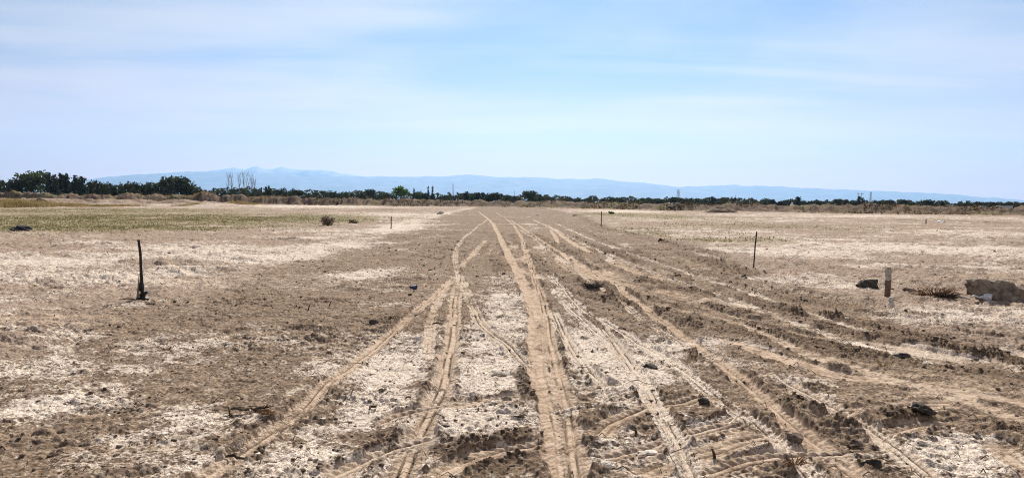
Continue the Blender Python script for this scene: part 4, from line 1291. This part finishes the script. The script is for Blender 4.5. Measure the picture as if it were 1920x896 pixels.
brush('brush_heap', 1752, 562, 110, 30, M['brush'], 'heap of brown dry twigs between white-topped post and grey lump', 'brush heap', 81, 130, .006)
brush('brush_heap', 1775, 566, 60, 14, M['twig'], 'low dark tangle of sticks at the foot of the brown brush heap', 'brush heap', 82, 60, .009)
t = MB().tube([(-.22, 0, .10), (-.05, -.03, .07), (.12, -.08, .03)], [.012, .016, .01], 6).build('pale_stick', M['white_paint'])
x, y = G(1800, 566); t.location = (x, y, gz(x, y)); tag(t, 'short pale stick slanting out of the brush heap', 'stick')
v, f = lumpy(3, 43, .3); s = G(1757, 555)[1] / FPX
t = tri_mesh('plastic_scrap', v * [4 * s, 3 * s, 3.5 * s], f, M['white_plastic']); x, y = G(1757, 561); t.location = (x, y, gz(x, y) + 5 * s); tag(t, 'tiny white plastic scrap caught in the brush heap', 'plastic')
brush('dead_branch', 470, 774, 90, 16, M['twig'], 'dark forked dead branch on the pale ground left of the diagonal track', 'branch', 83, 16, .007, .6)
brush('dry_weed', 432, 780, 20, 30, M['twig'], 'upright dark dry weed at the left end of the forked dead branch', 'weed', 84, 7, .005)
brush('dry_weed', 500, 786, 40, 14, M['brush'], 'reddish-brown dry weed right of the forked dead branch', 'weed', 85, 40, .004)
brush('dry_weed', 254, 764, 10, 20, M['twig'], 'small upright dry weed left of the dead branch', 'weed', 86, 4, .004)
brush('dry_weed', 1112, 548, 60, 14, M['twig'], 'dark tangle of twigs around the black clod at the start of the ruts', 'weed', 87, 40, .008)
brush('dry_weed', 1656, 690, 40, 18, M['straw'], 'straw coloured weed on the brown soil right of the ruts', 'weed', 88, 14, .004)
brush('dry_weed', 1490, 880, 60, 30, M['brush'], 'brown dry weed beside the long diagonal track near the bottom', 'weed', 89, 18, .004)
brush('dead_branch', 975, 786, 50, 14, M['twig'], 'thin dark broken branch beside the middle track', 'branch', 90, 8, .006, .4)
for px, base, tx, hh, lab in ((577, 582, 582, 13, 'short dark stick poking up from the left half of the road'), (616, 578, 622, 10, 'shorter dark stick right of the other upright stick on the road'),
                              (1342, 855, 1334, 18, 'thin dark upright stick beside the cross track near the bottom'), (1194, 811, 1190, 9, 'tiny dark stick on the white crust right of the middle track')):
    x, y = G(px, base); s = y / FPX
    t = MB().tube([(0, 0, -.03), ((tx - px) * s * .5, 0, hh * s * .55), ((tx - px) * s, 0, hh * s)], [.011, .009, .006], 6).build('upright_stick', M['twig'])
    t.location = (x, y, gz(x, y)); tag(t, lab, 'stick')
for px, base, L, rz, lab in ((440, 855, 40, -.25, 'dark stick lying across the diagonal track in the lower left'), (820, 609, 20, .05, 'short dark stick lying across the left tracks'), (700, 770, 26, 1.2, 'dark crooked stick left of the dusty patch')):
    x, y = G(px, base); s = y / FPX; L = L * s
    t = MB().tube([(-L / 2, 0, .012), (-L * .1, .02, .02), (L * .2, -.01, .016), (L / 2, .01, .01)], [.008, .012, .01, .006], 6).build('lying_stick', M['twig'])
    t.location = (x, y, gz(x, y) + .005); t.rotation_euler = (0, 0, rz); tag(t, lab, 'stick')


# ------------------------------------------------------------------ mountains and air
def mountains(prof, D, depth, seed, x0, x1, mat=M['rock']):
    P = np.array(prof, float); n = 420; m = 26
    px = np.linspace(x0, x1, n)
    top = np.interp(px, P[:, 0], P[:, 1])
    fine = (fbm(px * .045 + seed, px * 0 + 2, seed, 5, .6) - .5) * 4.2
    crest = np.array([at(a, b, D)[1] for a, b in zip(px, top + fine)])
    X = np.array([at(a, 377, D)[0] for a in px])
    rows = []
    for k in range(m):
        t = k / (m - 1)
        q = (1 - (1 - t) ** 1.35) if t < 1 else 1
        y = D - depth * (1 - t)
        rid = (fbm(px * .03 + seed * 3, px * 0 + t * 3.0, seed + 9, 4) - .5)
        z = np.maximum(crest, 0) * q * (1 + .55 * rid * (1 - q) * 1.6) - 20 * (1 - t)
        rows.append(np.column_stack([X * (y / D), np.full(n, y), z]))
    rows.append(np.column_stack([X * 1.05, np.full(n, D + depth * .6), np.full(n, -20.)]))
    m += 1
    co = np.vstack(rows)
    i, j = np.meshgrid(np.arange(m - 1), np.arange(n - 1), indexing='ij')
    q = np.stack([i * n + j, i * n + j + 1, (i + 1) * n + j + 1, (i + 1) * n + j], -1).reshape(-1, 4)
    tag(tri_mesh('mountains', co, q, mat, None, True), kind='structure')


MAIN = [(-300, 380), (100, 345), (200, 333), (260, 327), (300, 326), (350, 322), (400, 322), (450, 323), (480, 324), (520, 327), (560, 330), (600, 332), (640, 330), (700, 331), (760, 331), (800, 331),
        (850, 329), (880, 327), (920, 331), (960, 333), (1000, 332), (1020, 334), (1050, 336), (1100, 335), (1130, 335), (1160, 339), (1200, 342), (1240, 347), (1300, 355), (1400, 365), (1500, 375), (1700, 395)]
RIGHT = [(1000, 385), (1150, 366), (1240, 352), (1300, 349), (1350, 347), (1400, 348), (1430, 349), (1500, 352), (1560, 355), (1620, 357), (1680, 359), (1740, 362), (1800, 366), (1920, 375), (2100, 384)]
BACK = [(150, 345), (300, 330), (380, 323), (440, 314), (462, 317), (482, 311), (500, 317), (530, 313), (560, 319), (610, 319), (640, 325), (690, 331), (800, 345), (900, 360)]
mountains(MAIN, 24000, 6000, 3, -250, 1650)
mountains(RIGHT, 24900, 4500, 5, 1020, 2080)
mountains(BACK, 26200, 1600, 8, 160, 890, M['snow'])

hz = MB()
S_, top_, bot_ = 27600., 2300., -26.
hv = [(-S_, -S_, bot_), (S_, -S_, bot_), (S_, S_, bot_), (-S_, S_, bot_), (-S_, -S_, top_), (S_, -S_, top_), (S_, S_, top_), (-S_, S_, top_)]
hm = bpy.data.materials.new('haze_air'); hm.use_nodes = True
nt = hm.node_tree; nt.nodes.remove(nt.nodes['Principled BSDF'])
pv = nt.nodes.new('ShaderNodeVolumePrincipled')
pv.inputs['Color'].default_value = (.28, .50, .83, 1); pv.inputs['Density'].default_value = 4.8e-5; pv.inputs['Anisotropy'].default_value = .45
nt.links.new(pv.outputs[0], nt.nodes['Material Output'].inputs['Volume'])
ho = mesh_np('haze', hv, [(3, 2, 1, 0), (4, 5, 6, 7), (0, 1, 5, 4), (1, 2, 6, 5), (2, 3, 7, 6), (3, 0, 4, 7)], hm)
tag(ho, kind='stuff'); ho['label'] = 'pale blue haze that fades the distant mountains'; ho['category'] = 'haze'
ho.display_type = 'WIRE'

# ------------------------------------------------------------------ light and sky
EL, AZ = math.radians(37), math.radians(4)       # sun ahead of the camera, a little to the right
sd = bpy.data.lights.new('sun', 'SUN'); sd.energy = 5.0; sd.angle = math.radians(.6); sd.color = (1, .925, .81)
so = bpy.data.objects.new('sun', sd); COL.objects.link(so)
dirv = Vector((math.sin(AZ) * math.cos(EL), math.cos(AZ) * math.cos(EL), math.sin(EL)))
so.rotation_euler = dirv.to_track_quat('Z', 'Y').to_euler(); so.location = (0, 0, 50)

w = bpy.data.worlds.new('World'); scene.world = w; w.use_nodes = True
nt = w.node_tree; bg = nt.nodes['Background']
sky = nt.nodes.new('ShaderNodeTexSky'); sky.sky_type = 'NISHITA'; sky.sun_disc = False
sky.sun_elevation = EL; sky.sun_rotation = AZ; sky.altitude = 400; sky.air_density = 1.0; sky.dust_density = .6; sky.ozone_density = 1.6
geo = nt.nodes.new('ShaderNodeTexCoord').outputs['Generated']
sep = nt.nodes.new('ShaderNodeSeparateXYZ'); nt.links.new(geo, sep.inputs[0])
zz = math_(nt, 'MAXIMUM', math_(nt, 'ADD', sep.outputs['Z'], .07), .05)
cmb = nt.nodes.new('ShaderNodeCombineXYZ')
nt.links.new(math_(nt, 'DIVIDE', sep.outputs['X'], zz), cmb.inputs['X']); nt.links.new(math_(nt, 'DIVIDE', sep.outputs['Y'], zz), cmb.inputs['Y'])
def streaks(rot, scale, loc, freq, det, dist):
    m_ = nt.nodes.new('ShaderNodeMapping'); nt.links.new(cmb.outputs[0], m_.inputs['Vector'])
    m_.inputs['Rotation'].default_value = (0, 0, math.radians(rot)); m_.inputs['Scale'].default_value = scale; m_.inputs['Location'].default_value = loc
    return noise(nt, m_.outputs[0], freq, det, .55, dist)


c1 = streaks(28, (.30, .85, 1), (1.3, .4, 0), .8, 5, .5)       # streaks running down to the right, in the left half
c2 = streaks(-22, (.28, .95, 1), (4, 2, 0), .8, 5, .5)         # and up to the right, in the right half
c3 = streaks(8, (.8, .8, 1), (7, 1, 0), .6, 4, .3)
side = mapr(nt, sep.outputs['X'], -.22, .22)
cc = math_(nt, 'ADD', math_(nt, 'MULTIPLY', c1, math_(nt, 'SUBTRACT', 1., side)), math_(nt, 'MULTIPLY', c2, side))
cl = mapr(nt, math_(nt, 'ADD', math_(nt, 'MULTIPLY', cc, .65), math_(nt, 'MULTIPLY', c3, .35)), .38, .61)
SKY_S = .064
cloudc = (14.2, 9.0, 6.5)
skc = mixc(nt, 1., sky.outputs[0], (.42, .50, .66), 'MULTIPLY')
veil = mapr(nt, sep.outputs['Z'], .20, .0, 0, .86)
skc = mixc(nt, math_(nt, 'MULTIPLY', cl, .75), skc, (8.3, 7.3, 6.4))
nt.links.new(mixc(nt, veil, skc, cloudc), bg.inputs['Color'])
bg.inputs['Strength'].default_value = SKY_S

cd = bpy.data.cameras.new('camera'); cd.sensor_width = 36; cd.lens = FPX / 1920 * 36; cd.clip_start = .05; cd.clip_end = 120000
cam = bpy.data.objects.new('camera', cd); COL.objects.link(cam)
mw = Matrix.Identity(4)
for i in range(3):
    mw[i][0], mw[i][1], mw[i][2] = _r[i], _u[i], -_f[i]
mw[2][3] = CAM_H
cam.matrix_world = mw
scene.camera = cam

vs = scene.view_settings
vs.view_transform = 'Standard'; vs.look = 'None'; vs.gamma = 1; vs.exposure = .72; vs.use_curve_mapping = False
scene.render.engine = 'CYCLES'
cy = scene.cycles
cy.max_bounces = 5; cy.diffuse_bounces = 2; cy.volume_bounces = 1; cy.transparent_max_bounces = 4
cy.use_denoising = True; cy.denoiser = 'OPENIMAGEDENOISE'; cy.denoising_input_passes = 'RGB_ALBEDO_NORMAL'; cy.denoising_prefilter = 'NONE'
cy.pixel_filter_type = 'BLACKMAN_HARRIS'; cy.filter_width = 1.1
